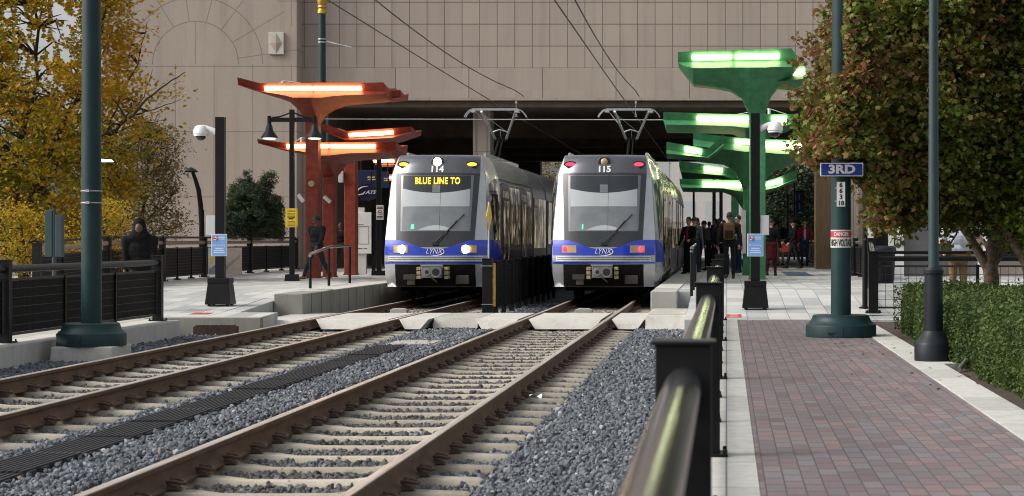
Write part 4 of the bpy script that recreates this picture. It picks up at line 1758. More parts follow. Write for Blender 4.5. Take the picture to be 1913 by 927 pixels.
def camera_pole(label, px, pyb, pytop, d, box_side, cam_side):
    b = P(px, pyb, d)
    t = thing('camera_pole', label, 'camera pole', (b.x, d, ZT(d)))
    h = P(px, pytop, d).z - ZT(d)
    mb = MB()
    mb.frustum(0, 0, .03, .42, (.24, .22), (.195, .18))
    mb.frustum(0, 0, .42, .52, (.20, .185), (.20, .185))
    for sx in (-1, 1):
        for sy in (-1, 1):
            mb.box(sx * .17 - .03, sx * .17 + .03, sy * .15 - .03, sy * .15 + .03, 0, .03)
    mb.build('base', M['black'], t, bevel=.008)
    mb = MB()
    mb.box(-.082, .082, -.082, .082, .52, h)
    mb.build('shaft', M['black'], t, bevel=.006)
    s = cam_side
    za = h - .18
    mb = MB()
    mb.tube([(s * .08, 0, za - .10), (s * .26, -.02, za - .02), (s * .34, -.02, za)], [.06, .045, .04], 10)
    ar = mb.build('camera_arm', M['white'], t, smooth=45)
    mb = MB()
    mb.lathe([(.05, .0), (.10, -.02), (.14, -.10), (.145, -.16), (.125, -.18), (.13, -.20)], 20, (s * .36, -.02, za + .03))
    dm = mb.build('camera_dome', M['white'], t, smooth=45)
    mb = MB()
    mb.ball((s * .36, -.02, za - .17), (.092, .092, .09), 16, 10)
    mb.build('lens_dome', M['dark_glass'], dm, smooth=60)
    s = box_side
    zb = P(px, 420, d).z - ZT(d)
    mb = MB()
    mb.box(*sorted((s * .084, s * .25)), -.06, .06, zb - .19, zb + .17)
    bx = mb.build('control_box', M['greybox'], t, bevel=.008)
    zs = P(px, 458, d).z - ZT(d)
    mb = MB()
    mb.box(-.145, .145, -.098, -.088, -.205 + zs, .205 + zs)
    sg = mb.build('notice_plate', M['white'], t, bevel=.003)
    mb = MB()
    mb.box(-.135, .135, -.1005, -.0985, -.195 + zs, .195 + zs)
    mb.build('blue_field', M['sign_sky'], sg)
    no_smoking(sg, -.075, zs + .125, .05, -.102)
    text('notice_text', 'No Smoking', .034, M['white'], sg, (.0, -.103, zs - .005), width=.22, depth=.002)
    mb = MB()
    for (x0, x1, z) in ((-.02, .11, .145), (.0, .10, .11), (-.07, .08, -.06), (-.09, .09, -.10), (-.10, .10, -.14)):
        mb.box(x0, x1, -.1035, -.1015, zs + z - .007, zs + z + .007)
    mb.build('small_print', M['white'], sg)
    return t


camera_pole('black square camera pole with a light blue notice on the left platform', 412, 573, 219, 36.8, -1, -1)
camera_pole('black square camera pole with a light blue notice in front of the green canopy column', 1411, 576, 212, 36.0, 1, 1)

# twin bell lamp post
d = 50.0
b = P(545.5, 524, d)
t = thing('lamp_post', 'black twin-armed lamp post with two bell lamps and a yellow notice', 'lamp post', (b.x, d, .29))
H = P(545, 205, d).z - .29
mb = MB()
mb.frustum(0, 0, 0, .17, (.165, .15), (.145, .13))
mb.build('base', M['black'], t, bevel=.01)
mb = MB()
mb.box(-.058, .058, -.058, .058, .17, H)
mb.build('shaft', M['black'], t, bevel=.005)
za = P(545, 224, d).z - .29
mb = MB()
mb.box(-.56, .58, -.035, .035, za - .055, za + .055)
for s in (-1, 1):
    mb.tube([(s * x, 0, za + .06 + (H - za - .12) * (1 - math.sin(math.pi / 2 * x / .5))) for x in np.linspace(.05, .5, 8)], .02, 8)
    mb.tube([(s * .57, 0, za + .10), (s * .57, 0, za - .14)], .05, 10)
ca = mb.build('crossarm', M['black'], t, smooth=40)
for s in (-1, 1):
    mb = MB()
    mb.lathe([(.05, .02), (.075, -.02), (.10, -.14), (.17, -.235), (.205, -.29), (.21, -.335), (.185, -.335)], 24, (s * .57, 0, za - .13))
    bl = mb.build('lamp_shade', M['dark_post'], t, smooth=45)
    mb = MB()
    mb.lathe([(.165, -.332), (.15, -.352), (.02, -.366)], 20, (s * .57, 0, za - .13))
    mb.build('bulb', M['lamp_warm'], bl, smooth=60)
zs = P(545, 407, d).z - .29
mb = MB()
mb.box(-.155, .155, -.075, -.065, zs - .24, zs + .24)
sg = mb.build('notice_plate', M['sign_yellow'], t, bevel=.004)
mb = MB()
for (x0, x1, z0, z1) in ((-.139, .139, .222, .228), (-.14, .14, -.228, -.222), (-.14, -.134, -.228, .228), (.134, .14, -.228, .228)):
    mb.box(x0, x1, -.078, -.0755, zs + z0, zs + z1)
for k in range(4):
    mb.box(-.10, .10, -.078, -.0755, zs + .10 - k * .032 - .007, zs + .10 - k * .032 + .007)
for k in range(4):
    mb.box(-.10, .10, -.078, -.0755, zs - .10 - k * .03 - .006, zs - .10 - k * .03 + .006)
mb.build('small_print', M['ink'], sg)
mb = MB()
mb.bar((-.07, -.077, zs - .03), (.07, -.077, zs + .0), .003, .035)
mb.bar((.0, -.0785, zs - .03), (.04, -.0785, zs - .06), .003, .016)
mb.build('camera_symbol', M['ink'], sg)
text('notice_text', 'WARNING', .04, M['ink'], sg, (0, -.079, zs + .165), width=.2, depth=.002)

# gooseneck lamp far left
d = 60
b = P(377, 440, d)
t = thing('street_lamp', 'dark curved gooseneck street lamp in front of the pink wall', 'street lamp', (b.x, d, .0))
mb = MB()
zz = lambda py: P(377, py, d).z
pts = [P(377, 520, d), P(377, 420, d), P(375, 385, d), P(371, 355, d), P(365, 335, d), P(360, 322, d)]
mb.tube([Vector((q.x - b.x, 0, max(0, q.z))) for q in pts], [.09, .08, .075, .07, .06, .05], 10)
mb.build('shaft', M['black'], t, smooth=50)
mb = MB()
q = P(357, 319, d)
mb.lathe([(.03, .10), (.10, .06), (.20, -.01), (.19, -.05)], 16, (q.x - b.x, 0, q.z))
mb.build('lamp_head', M['dark_post'], t, smooth=50)
mb = MB()
mb.tube([(.02, -.05, zz(452)), (.02, -.05, zz(392))], .07, 8)
mb.build('ballast_housing', M['black'], t, smooth=50)
# pale lamp head by the tall left pole
d = 47
b = P(196, 301, d)
t = thing('street_lamp', 'small pale lamp head glimpsed among yellow leaves right of the thick green pole', 'street lamp', (b.x - .25, d, 0))
mb = MB()
mb.tube([(0, 0, 0), (0, 0, b.z + .02)], .05, 8)
mb.build('shaft', M['black'], t)
mb = MB()
mb.hull8([(0, -.07, b.z - .02), (.45, -.03, b.z - .02), (.45, .03, b.z - .02), (0, .07, b.z - .02), (0, -.05, b.z + .06), (.4, -.02, b.z + .03), (.4, .02, b.z + .03), (0, .05, b.z + .06)])
mb.build('lamp_head', M['lamp_warm'], t)
# back of a pair of dark green signal boxes far left
d = 38.0
b = P(101, 480, d)
t = thing('signal_cabinet', 'pair of dark green upright signal panels behind the left fence', 'signal box', (b.x, d, -.01))
for x0, x1, z0, z1 in ((-.165, -.02, 1.02, 1.92), (.03, .17, 1.02, 1.83)):
    mb = MB()
    mb.box(x0, x1, -.05, .10, z0, z1)
    mb.build('panel', M['green_post'], t, bevel=.012)
mb = MB()
mb.tube([(0, 0, 0), (0, 0, 1.95)], .04, 10)
mb.build('shaft', M['green_post'], t)
# thin black lamp pole behind the danger pole
d = 36.2
b = P(1616, 573, d)
t = thing('lamp_post', 'plain thin black post beside the sloping ramp railing at right', 'lamp post', (b.x, d, ZT(d)))
mb = MB()
mb.lathe([(.11, 0), (.11, .03), (.05, .04), (.047, 4.2)], 14)
mb.build('shaft', M['black'], t, smooth=35)

# ---------------------------------------------------------------- glowing canopies
def wing(stations, d, yh, off_y=0.0, col=.22):
    """station: photo px, py of top edge, fascia foot and hull; gives a closed winged roof at distance d"""
    mb = MB()
    st = []
    for px, a, b, c in stations:
        q = P(px, a, d)
        st.append((q.x, q.z, P(px, b, d).z, P(px, c, d).z))
    deep = max(s[2] - s[3] for s in st) + 1e-6
    n = 9
    vs = []
    for x, zt, zf, zh in st:
        t = (zf - zh) / deep
        yb = yh * .92 * (1 - t ** .6) + col * t ** .6
        led = min(.34, (zf - zh) * .9)
        zl = zf - min(.20, (zf - zh) * .5)
        vs += [(x, -yh, zt), (x, -yh + .10, zf), (x, -yh - led + .06, zl), (x, -yb, zh), (x, yb, zh), (x, yh + led - .06, zl), (x, yh - .10, zf), (x, yh, zt), (x, 0, zt - .10)]
    vs = [(x, y + off_y, z) for x, y, z in vs]
    fs = []
    for i in range(len(st) - 1):
        for k in range(n):
            k2 = (k + 1) % n
            fs.append((i * n + k, i * n + k2, (i + 1) * n + k2, (i + 1) * n + k))
    fs.append(tuple(range(n - 1, -1, -1)))
    fs.append(tuple((len(st) - 1) * n + k for k in range(n)))
    mb.add(vs, fs)
    return mb, st


def tube_box(mb, d, x0, x1, pys, yh, off_y=0.0):
    """one glowing tube along a fascia: pys = (top, bottom) at x0 and at x1"""
    (a0, b0), (a1, b1) = pys
    a0, b0, a1, b1 = a0 + (b0 - a0) * .18, b0 - (b0 - a0) * .12, a1 + (b1 - a1) * .18, b1 - (b1 - a1) * .12
    p0t, p0b, p1t, p1b = P(x0, a0, d), P(x0, b0, d), P(x1, a1, d), P(x1, b1, d)
    f, g = -yh - .05 + off_y, -yh + .09 + off_y
    mb.hull8([(p0b.x, f + .06, p0b.z), (p1b.x, f + .06, p1b.z), (p1b.x, g + .02, p1b.z), (p0b.x, g + .02, p0b.z),
              (p0t.x, f, p0t.z), (p1t.x, f, p1t.z), (p1t.x, g, p1t.z), (p0t.x, g, p0t.z)])


def canopy(label, d, col_px, stations, tubes, paint, glow, yh=1.0, col_top=None, wings=(), cat='canopy', group=None, mast=None):
    x0, x1 = (col_px[0] - 1357) * d / F, (col_px[1] - 1357) * d / F
    cx = (x0 + x1) / 2
    t = thing('platform_canopy', label, cat, (cx, d, .291), group=group)
    o = Vector((cx, 0, .291))

    def shift(mb):
        mb.v = [(v[0] - o.x, v[1], v[2] - o.z) for v in mb.v]
        return mb
    ct = P(0, col_top or max(s[3] for s in stations) - 2, d).z
    mb = MB()
    hw = (x1 - x0) / 2
    mb.box(cx - hw, cx + hw, -.20, .20, .291, ct)
    mb.box(cx - hw - .03, cx + hw + .03, -.23, .23, .291, .33)
    shift(mb).build('column', paint, t, bevel=.02)
    mb, st = wing(stations, d, yh)
    roof = shift(mb).build('roof', paint, t, smooth=28)
    for tb in tubes:
        mb = MB()
        tube_box(mb, d, tb[0], tb[1], tb[2], yh)
        shift(mb).build('tube_light', glow, roof, bevel=.012)
    for ws, wt, oy in wings:
        mb, _ = wing(ws, d, yh * .7, oy)
        w = shift(mb).build('side_wing', paint, t, smooth=28)
        for tb in wt:
            mb = MB()
            tube_box(mb, d, tb[0], tb[1], tb[2], yh * .7, oy)
            shift(mb).build('tube_light', glow, w, bevel=.012)
    if mast:
        mb = MB()
        a, b, c_, e = (P(mast[0], mast[1], d), P(mast[0], mast[2], d), P(mast[3], mast[4], d), P(mast[5], mast[6], d))
        mb.tube([a, b], .05, 8)
        mb.tube([c_, b], .012, 5)
        mb.tube([b, e], .012, 5)
        mb.v = [(v[0] - o.x, v[1] - d, v[2] - o.z) for v in mb.v]
        mb.build('mast', M['white'], t)
    return t


RG = 'glowing orange canopies on the left platform'
GG = 'glowing green canopies on the right platform'
s2 = lambda a, b: ((a, b), (a, b))
R1 = canopy('tallest red-orange canopy with upturned left tip, glowing above the others', 53.5, (573, 597),
            [(460, 150, 162, 164), (502, 161, 174, 178), (525, 161, 175, 184), (551, 161, 175, 194), (566, 161, 175, 210), (574, 161, 175, 228), (597, 160.5, 175, 230),
             (604, 160, 175, 215), (619, 160, 175, 204), (640, 160, 175, 196), (657, 160, 175, 193.5), (700, 160, 175, 190), (728, 159.5, 175, 187), (732, 166, 176, 183)],
            [(510, 597, s2(164.5, 175.5)), (600, 688, s2(164.5, 175.5))], M['red_paint'], M['tube_orange'], group=RG, col_top=215,
            wings=[([(718, 172, 184, 186), (748, 168, 181, 183)], [], .7)], mast=(529, 160, 151, 514, 161, 590, 160))
R2 = canopy('middle red-orange canopy whose left tip reaches behind the bell lamps', 55.3, (605, 627),
            [(496, 263, 270, 271), (543, 269.6, 279, 284), (575, 269, 281, 290), (598, 269, 281, 299), (604, 269, 281, 330), (628, 269, 281, 330), (640, 269, 281, 306),
             (665, 269, 281, 299), (700, 268.5, 281, 297), (743, 268, 281, 295), (751, 268, 280, 284)],
            [(550, 626, s2(271, 281)), (629, 713, s2(271, 281))], M['red_paint'], M['tube_orange'], group=RG, col_top=320, mast=(564, 268, 257, 548, 268, 600, 266))
R3 = canopy('red-orange canopy with a raised right tip just above the train with lit destination', 58.5, (645, 667),
            [(613, 237, 244, 246), (622, 236.5, 250, 252), (655, 249, 262, 266), (700, 246, 259, 267), (745, 243, 256, 266), (778, 240, 249, 251)],
            [(664, 745, ((251, 260.5), (246, 255.5)))], M['red_paint'], M['tube_orange'], group=RG, col_top=264)
R4 = canopy('hindmost red-orange canopy partly hidden by the train with lit destination', 67, (735, 752),
            [(660, 277, 285, 287), (702, 287, 297, 300), (712, 297, 308, 312), (760, 297, 308, 312), (800, 292, 300, 303)],
            [(708, 745, s2(298, 307))], M['red_paint'], M['tube_orange'], group=RG, col_top=310,
            wings=[([(700, 326, 334, 337), (745, 326, 336, 340)], [(706, 740, s2(328, 335))], .8)])
G1 = canopy('tallest green canopy on a flared column, topmost of the green ones', 52, (1400, 1430),
            [(1268, 104, 122, 124), (1282, 103.5, 121.5, 142), (1296, 103, 121, 160), (1334, 102, 121, 164), (1365, 101, 120, 170), (1386, 100, 120, 184), (1399, 100, 120, 212),
             (1430, 99, 120, 212), (1440, 98, 119, 182), (1456, 98, 119, 160), (1476, 97, 119, 148), (1487, 112, 122, 135)],
            [(1294, 1367, ((107, 120.5), (106, 119.5))), (1373, 1454, ((106, 119.5), (104, 118)))], M['green_paint'], M['tube_green'], group=GG, col_top=200,
            wings=[([(1450, 138, 146, 166), (1480, 130, 140, 169), (1506, 124, 136, 168)], [(1478, 1502, ((134, 145), (128, 141)))], .25)])
G2 = canopy('green canopy second from the top, its straight left end over the train numbered 115', 64, (1403, 1426),
            [(1241, 213, 227, 229), (1246, 213, 227, 247), (1330, 216, 229, 248), (1370, 217, 230, 250), (1390, 217, 231, 262), (1402, 217, 231, 280), (1427, 217, 231, 280),
             (1440, 217, 231, 255), (1470, 217, 230, 245), (1490, 216, 228, 234)],
            [(1303, 1398, ((218, 231), (219, 232))), (1440, 1468, s2(219, 231))], M['green_paint'], M['tube_green'], group=GG, col_top=275,
            mast=(1437, 216, 203, 1360, 217, 1470, 214))
G3 = canopy('broad green canopy with a flared column at mid height behind the tallest one', 58, (1388, 1408),
            [(1296, 249, 262, 275), (1303, 252, 264, 302), (1351, 258, 270, 307), (1372, 260, 272, 318), (1388, 262, 274, 352), (1409, 263, 275, 352), (1430, 264, 276, 336), (1448, 264, 278, 318),
             (1480, 265, 279, 310), (1505, 266, 280, 303), (1517, 272, 281, 290)],
            [(1372, 1400, s2(262, 274)), (1404, 1500, ((265, 279), (267, 281)))], M['green_paint'], M['tube_green'], group=GG, col_top=340,
            wings=[([(1248, 270, 284, 299), (1300, 279, 293, 300), (1323, 284, 297, 301), (1340, 268, 282, 290), (1352, 255, 272, 279)], [(1281, 1312, ((277, 290), (282, 294)))], -.9)])
G4 = canopy('small green canopy low down, fourth from the top at the train numbered 115', 74, (1366, 1380),
            [(1270, 301, 311, 313), (1275, 303, 314, 335), (1316, 309, 320, 334), (1350, 314, 325, 334), (1366, 316, 327, 345), (1381, 318, 328, 345), (1400, 318, 328, 336)],
            [(1316, 1350, ((311, 321), (315, 325)))], M['green_paint'], M['tube_green'], group=GG, col_top=340)
G5 = canopy('lowest green canopy with a raised right wing near the blue banner', 67, (1389, 1404),
            [(1271, 336, 345, 347), (1276, 336, 346, 358), (1351, 338, 348, 359), (1372, 338, 348, 367), (1388, 338, 349, 392), (1405, 339, 350, 392), (1430, 340, 352, 360), (1450, 334, 348, 355), (1487, 319, 334, 338)],
            [(1313, 1385, ((340, 352), (341, 353))), (1430, 1460, ((342, 352), (333, 345)))], M['green_paint'], M['tube_green'], group=GG, col_top=388)

# fittings on the first red column (bolted on: parts of it)
def cam_part(owner, px, py, d, ang, col0):
    mb = MB()
    q = P(px, py, d)
    dx, dz = math.cos(ang), math.sin(ang)
    mb.tube([(q.x - dx * .12, -.34, q.z - dz * .12), (q.x + dx * .12, -.34, q.z + dz * .12)], .055, 10)
    mb.tube([(q.x, -.34, q.z), (q.x, -.2, q.z - .06)], .02, 6)
    mb.v = [(v[0] - col0.x, v[1], v[2] - col0.z) for v in mb.v]
    return mb.build('security_camera', M['white'], owner, smooth=40)


cam_part(R1, 567, 371, 53.5, 2.2, R1.location)
cam_part(R2, 616, 373, 55.3, 2.4, R2.location)
q = P(586, 344, 53.5)
mb = MB()
mb.lathe([(.085, -.30), (.075, -.31)], 16, (q.x - R1.location.x, 0, q.z - .291), axis='y')
mb.lathe([(.05, -.30), (.085, -.29), (.08, -.2)], 16, (q.x - R1.location.x, 0, q.z - .291), axis='y')
mb.build('flood_lamp', M['lamp_glass'], R1, smooth=45)
q = P(640, 331, 58.5)
mb = MB()
mb.box(q.x - R3.location.x - .07, q.x - R3.location.x + .07, -.28, -.12, q.z - .291 - .17, q.z - .291 + .17)
mb.build('loudspeaker', M['offwhite'], R3, bevel=.015)

# ---------------------------------------------------------------- station furniture
d = 60.6
b = P(680, 511, d)
t = thing('information_kiosk', 'pale information kiosk panel on a stand beside the red columns', 'kiosk', (b.x, d, .291))
k = d / F
mb = MB()
mb.box(-.24, .08, -.08, .08, 0, .64)
mb.box(-.17, .02, -.06, .06, .6, P(0, 388, d).z - .291)
mb.build('stand', M['offwhite'], t, bevel=.01)
mb = MB()
mb.box(-.25, .25, -.14, -.06, P(0, 474, d).z - .291, P(0, 397, d).z - .291)
pn = mb.build('panel', M['white'], t, bevel=.01)
mb = MB()
z1 = P(0, 420, d).z - .291
for (x0, x1, a, c) in ((-.20, .02, z1 - .01, z1 + .01), (-.14, .17, z1 - .06, z1 - .045), (-.14, .17, z1 - .60, z1 - .585), (-.14, -.13, z1 - .60, z1 - .05), (.16, .17, z1 - .60, z1 - .05),
                       (-.22, -.02, z1 - .74, z1 - .715), (.02, .12, z1 - .74, z1 - .715)):
    mb.box(x0, x1, -.145, -.141, a, c)
mb.build('print', M['panel_grey'], pn)
mb = MB()
mb.box(.252, .34, -.10, .10, 0, P(0, 400, d).z - .291)
mb.build('side_frame', M['train_dark'], t)
# round-ended emblem sign
d = 59.0
b = P(686, 359, d)
t = thing('emblem_sign', 'navy oval sign lettered in white with a swoosh beside the third red column', 'sign', (b.x, d, b.z))
mb = MB()
mb.prism([(.325 * math.cos(a), .255 * math.sin(a)) for a in np.linspace(0, 2 * math.pi, 36, endpoint=False)], -.03, .03)
pl = mb.build('plate', M['sign_navy'], t, smooth=40)
text('emblem_text', 'ATS', .10, M['white'], pl, (.10, -.035, -.01), width=.34, shear=.4, depth=.006, offset=.006)
mb = MB()
mb.tube([(.02 - .30 * math.cos(a), -.035, -.0 + .17 * math.sin(a)) for a in np.linspace(-.55, 1.6, 20)], [.006 + .016 * math.sin(math.pi * i / 19) for i in range(20)], 6)
mb.tube([(-.27, -.035, -.09), (-.12, -.036, -.06), (-.05, -.036, .02)], [.01, .026, .008], 6)
mb.build('emblem_swoosh', M['white'], pl, smooth=50)
mb = MB()
mb.tube([(.12, .0, .22), (.12, .0, .60)], .02, 6)
mb.build('hanger', M['black'], t)
for px0, px1, py0, py1, dd, lab in ((669, 706, 318, 350, 61, 'navy hanging panel with small gold lettering above the oval emblem sign'), (709, 727, 321, 351, 63, 'narrower navy hanging panel with gold lettering half hidden by the train')):
    a, b = P(px0, py0, dd), P(px1, py1, dd)
    t = thing('hanging_sign', lab, 'sign', ((a.x + b.x) / 2, dd, a.z))
    w, h = (b.x - a.x) / 2, a.z - b.z
    mb = MB()
    mb.box(-w, w, -.04, .04, -h, 0)
    pl = mb.build('plate', M['sign_navy'], t, bevel=.008)
    mb = MB()
    for z, (u0, u1) in ((-.42, (-.05, .75)), (-.55, (.0, .8))):
        n = 9 if w > .25 else 4
        for q in range(n):
            x0 = w * (u0 + (u1 - u0) * q / n)
            mb.box(x0, x0 + w * (u1 - u0) / n * .7, -.045, -.041, h * z - .02, h * z + random.uniform(.012, .032))
    mb.build('lettering', M['gilt'], pl)
    mb = MB()
    mb.tube([(-w * .7, 0, 0), (-w * .7, 0, .35)], .02, 6)
    mb.tube([(w * .7, 0, 0), (w * .7, 0, .35)], .02, 6)
    mb.build('hanger', M['black'], t)
d = 57.5
b = P(708, 505, d)
t = thing('platform_post', 'black post carrying a white no-smoking notice left of the train with lit destination', 'post', (b.x, d, .291))
mb = MB()
mb.box(-.07, .07, -.05, .05, 0, P(0, 290, d).z - .291)
mb.box(-.20, .20, -.13, .13, 0, .14)
mb.build('shaft', M['black'], t, bevel=.006)
zs = P(0, 397, d).z - .291
mb = MB()
mb.box(-.07, .14, -.062, -.052, zs - .21, zs + .21)
sg = mb.build('notice_plate', M['white'], t)
no_smoking(sg, .035, zs + .0, .07, -.064)
mb = MB()
for z in (.155, .115, -.12, -.16):
    mb.box(-.05, .12, -.0645, -.0625, zs + z - .013, zs + z + .013)
mb.build('print', M['ink'], sg)
# handrails on the platform edges
t = thing('handrail', 'low black three-post handrail with a sloping bright top on the left platform edge', 'handrail', (-8.95, 42.6, .29))
for x, y, h in ((0, 0, .74), (-.06, 2.3, .86), (-.12, 5.1, .88)):
    MB().tube([(x, y, 0), (x, y, h)], .032, 10).build('post', M['black'], t, smooth=40)
mb = MB()
mb.tube([(0, -.05, .70), (0, .05, .745), (-.06, 2.3, .88), (-.12, 5.15, .90)], .034, 12)
mb.build('top_rail', M['black_gloss'], t, smooth=50)
t = thing('handrail', 'single-file black handrail at the start of the right platform beside the concrete block', 'handrail', (-.69, 39.2, ZT(39.2)))
for y in (0, 2.2, 4.4):
    mb = MB()
    mb.tube([(0, y, ZT(39.2 + y) - ZT(39.2)), (0, y, .93)], .032, 10)
    mb.build('post', M['black'], t, smooth=40)
mb = MB()
mb.tube([(0, -.03, .86), (0, .06, .95), (0, 4.5, 1.0)], .034, 12)
mb.build('top_rail', M['black_gloss'], t, smooth=50)


def floor_sign(label, x0, x1, y0, y1, m):
    z0, z1 = ZT(y0) + .006, ZT(y1) + .006
    mb = MB()
    mb.hull8([(x0, y0, z0 - .005), (x1, y0, z0 - .005), (x1, y1, z1 - .005), (x0, y1, z1 - .005), (x0, y0, z0), (x1, y0, z0), (x1, y1, z1), (x0, y1, z1)])
    o = mb.build('floor_sign', m)
    tag(o, label, 'floor sign')
    return o


o = floor_sign('red floor sign with white lines just behind the walkway kerb', -.0, .26, 33.9, 34.75, M['sign_red'])
mb = MB()
for y in (34.1, 34.45):
    mb.box(.06, .20, y, y + .14, ZT(y) + .008, ZT(y) + .012)
mb.build('lettering', M['white'], o)
floor_sign('red floor sign on the tiles near the black camera pole at left', -9.42, -9.10, 34.75, 35.15, M['sign_red'])
floor_sign('blue floor patch on the right platform tiles', 1.75, 2.5, 56.5, 63.5, pm('blue_floor', (.06, .10, .16), .5))
mb = MB()
mb.lathe([(.30, 0), (.30, .012), (.26, .018)], 20)
tag(mb.build('manhole_cover', M['concrete'], loc=(-8.42, 40.9, .304)), 'round cover set in the left platform edge', 'cover')
# map board on the back fence
k = 51.5 / F
a, b = P(389, 463, 51.0), P(452, 513, 51.0)
t = thing('map_board', 'tan and white map board hung on the back fence behind the camera pole', 'map board', ((a.x + b.x) / 2, 51.0, (a.z + b.z) / 2))
w, h = (b.x - a.x) / 2, (a.z - b.z) / 2
mb = MB()
mb.box(-w, w, -.02, .02, -h, h)
pl = mb.build('board', M['map_tan'], t, bevel=.006)
mb = MB()
mb.prism([(-w * .98, -h * .97), (-w * .45, -h * .97), (-w * .45, h * .97), (-w * .98, h * .97)], -.024, -.021)
mb.build('white_sheet', M['offwhite'], pl)
mb = MB()
mb.prism([(-w * .30, -h * .95), (w * .1, -h * .3), (w * .9, h * .5), (w * .9, h * .25), (w * .2, -h * .5), (-w * .1, -h * .95)], -.024, -.021)
mb.prism([(-w * .95, -h * .95), (-w * .5, -h * .95), (-w * .5, -h * .2), (-w * .95, -h * .6)], -.028, -.025)
for z in (.75, .25, -.2, -.55):
    mb.box(-w * .30, -w * .18, -.024, -.021, h * z - .05, h * z + .05)
mb.build('street_plan', pm('map_mauve', (.28, .21, .22), .6), pl)
mb = MB()
mb.prism([(-w * .78, -h * .25), (-w * .66, h * .15), (-w * .78, h * .55), (-w * .90, h * .15)], -.029, -.0285)
mb.build('yellow_diamond', M['sign_yellow'], pl)
mb = MB()
mb.tube([(-w * .7, .02, h * .8), (-w * .7, .35, h * .8)], .015, 6)
mb.tube([(w * .7, .02, h * .8), (w * .7, .35, h * .8)], .015, 6)
mb.build('bracket', M['black'], t)

# ---------------------------------------------------------------- buildings
t = thing('office_building', 'pinkish precast building spanning the tracks on a deep dark underpass', 'building', (-15.0, 70, 0))


def part(name, mats, mb, parent=t, off=Vector((-15.0, 70, 0)), **kw):
    mb.v = [(v[0] - off.x, v[1] - off.y, v[2] - off.z) for v in mb.v]
    return mb.build(name, mats, parent, **kw)


mb = MB()
mb.box(-21.8, -15.0, 69.2, 108, -1, 17)
o = mb.build('left_wall', M['wall_left'], t, bevel=.02)
o.location = -t.location
mb = MB()
mb.box(-14.995, 15, 70, 108, 6.33, 17)
o = mb.build('span_wall', M['wall_bridge'], t)
o.location = -t.location
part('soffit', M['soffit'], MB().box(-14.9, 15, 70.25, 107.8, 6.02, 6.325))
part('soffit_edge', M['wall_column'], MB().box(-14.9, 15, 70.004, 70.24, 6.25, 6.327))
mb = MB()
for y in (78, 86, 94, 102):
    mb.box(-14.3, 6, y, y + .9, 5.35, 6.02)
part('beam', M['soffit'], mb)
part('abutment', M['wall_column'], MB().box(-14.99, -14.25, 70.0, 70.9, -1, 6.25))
part('abutment', M['soffit'], MB().box(-14.99, -14.25, 70.91, 108, -1, 6.02))  # concrete wall; underpass shade put into its dark soffit colour
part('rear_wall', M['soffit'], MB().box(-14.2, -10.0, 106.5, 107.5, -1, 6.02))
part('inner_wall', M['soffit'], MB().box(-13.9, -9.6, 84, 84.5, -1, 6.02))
part('abutment', M['wall_column'], MB().box(3.95, 5.6, 70.02, 73, -1, 6.25))
part('clad_column', M['brown_column'], MB().box(3.15, 3.93, 69.8, 71.2, -.2, 5.0))
part('clad_column', M['concrete_grey'], MB().box(3.17, 3.91, 69.85, 71.15, 5.0, 6.25))
# relief medallion
a, b = P(503, 61, 69.2), P(531, 102, 69.2)
w, h = (b.x - a.x) / 2, (a.z - b.z) / 2
cx, cz = (a.x + b.x) / 2, (a.z + b.z) / 2
mb = MB()
mb.box(cx - w, cx + w, 69.10, 69.21, cz - h, cz + h)
md = part('medallion', M['concrete_white'], mb, bevel=.008)
mb = MB()
y = 69.095
mb.add([(cx, y, cz - h * .92), (cx + w * .82, y, cz), (cx, y, cz + h * .92), (cx - w * .82, y, cz), (cx, y - .05, cz)], [(0, 1, 4), (1, 2, 4), (2, 3, 4), (3, 0, 4)])
part('diamond_relief', M['wall_column'], mb, md)
# pillar inside the underpass
mb = MB()
mb.box(-9.15, -8.52, 71.5, 72.6, .29, 6.0)
o = mb.build('pillar', M['wall_column'], bevel=.02)
tag(o, 'pale square pillar under the span just behind the train with lit destination', 'pillar')
mb = MB()
for x in (-9.05, -8.65):
    mb.box(x, x + .02, 71.488, 71.496, .4, 5.9)
mb.build('joint', M['panel_grey'], o)
# glazed building at right
t2 = thing('shop_front', 'grey building front with white door frames behind the tree at right', 'building', (3.95, 56, .29))
o2 = Vector((3.95, 56, .29))
pt2 = lambda name, m, mb, parent=None, **kw: part(name, m, mb, parent or t2, o2, **kw)
pt2('wall', M['wall_column'], MB().box(3.95, 14, 56.3, 60, -.5, 6.2))
pt2('pilaster', M['white'], MB().box(3.98, 4.16, 56.0, 56.28, -.3, 5.6), bevel=.01)
pt2('dark_glazing', M['dark_glass'], MB().box(4.17, 4.58, 56.15, 56.28, -.3, 5.6))
dr = pt2('door', M['white'], MB().box(4.59, 5.03, 56.05, 56.28, .29, 3.2), bevel=.01)
mb = MB()
for x in (4.74, 4.92):
    mb.box(x, x + .03, 56.0, 56.05, 1.15, 1.42)
pt2('handle', M['ink'], mb, dr)
pt2('grey_panel', M['panel_grey'], MB().box(5.04, 7.1, 56.12, 56.28, -.2, 4.2))
pt2('pilaster', M['white'], MB().box(7.12, 7.42, 56.0, 56.28, -.3, 5.6), bevel=.01)
pt2('dark_glazing', M['dark_glass'], MB().box(7.44, 13.9, 56.15, 56.28, .8, 4.6))
# litter bin
d = 47.5
b = P(1642, 530, d)
t = thing('litter_bin', 'black litter bin with a wide lid behind the sloping ramp railing', 'bin', (b.x + .12, d, .29))
mb = MB()
mb.lathe([(.22, 0), (.25, .1), (.27, .72)], 16)
mb.build('barrel', M['black'], t, smooth=35)
mb = MB()
mb.lathe([(.29, .72), (.30, .80), (.28, .86), (.22, .90), (.18, .90)], 16)
mb.build('lid', M['dark_post'], t, smooth=35)
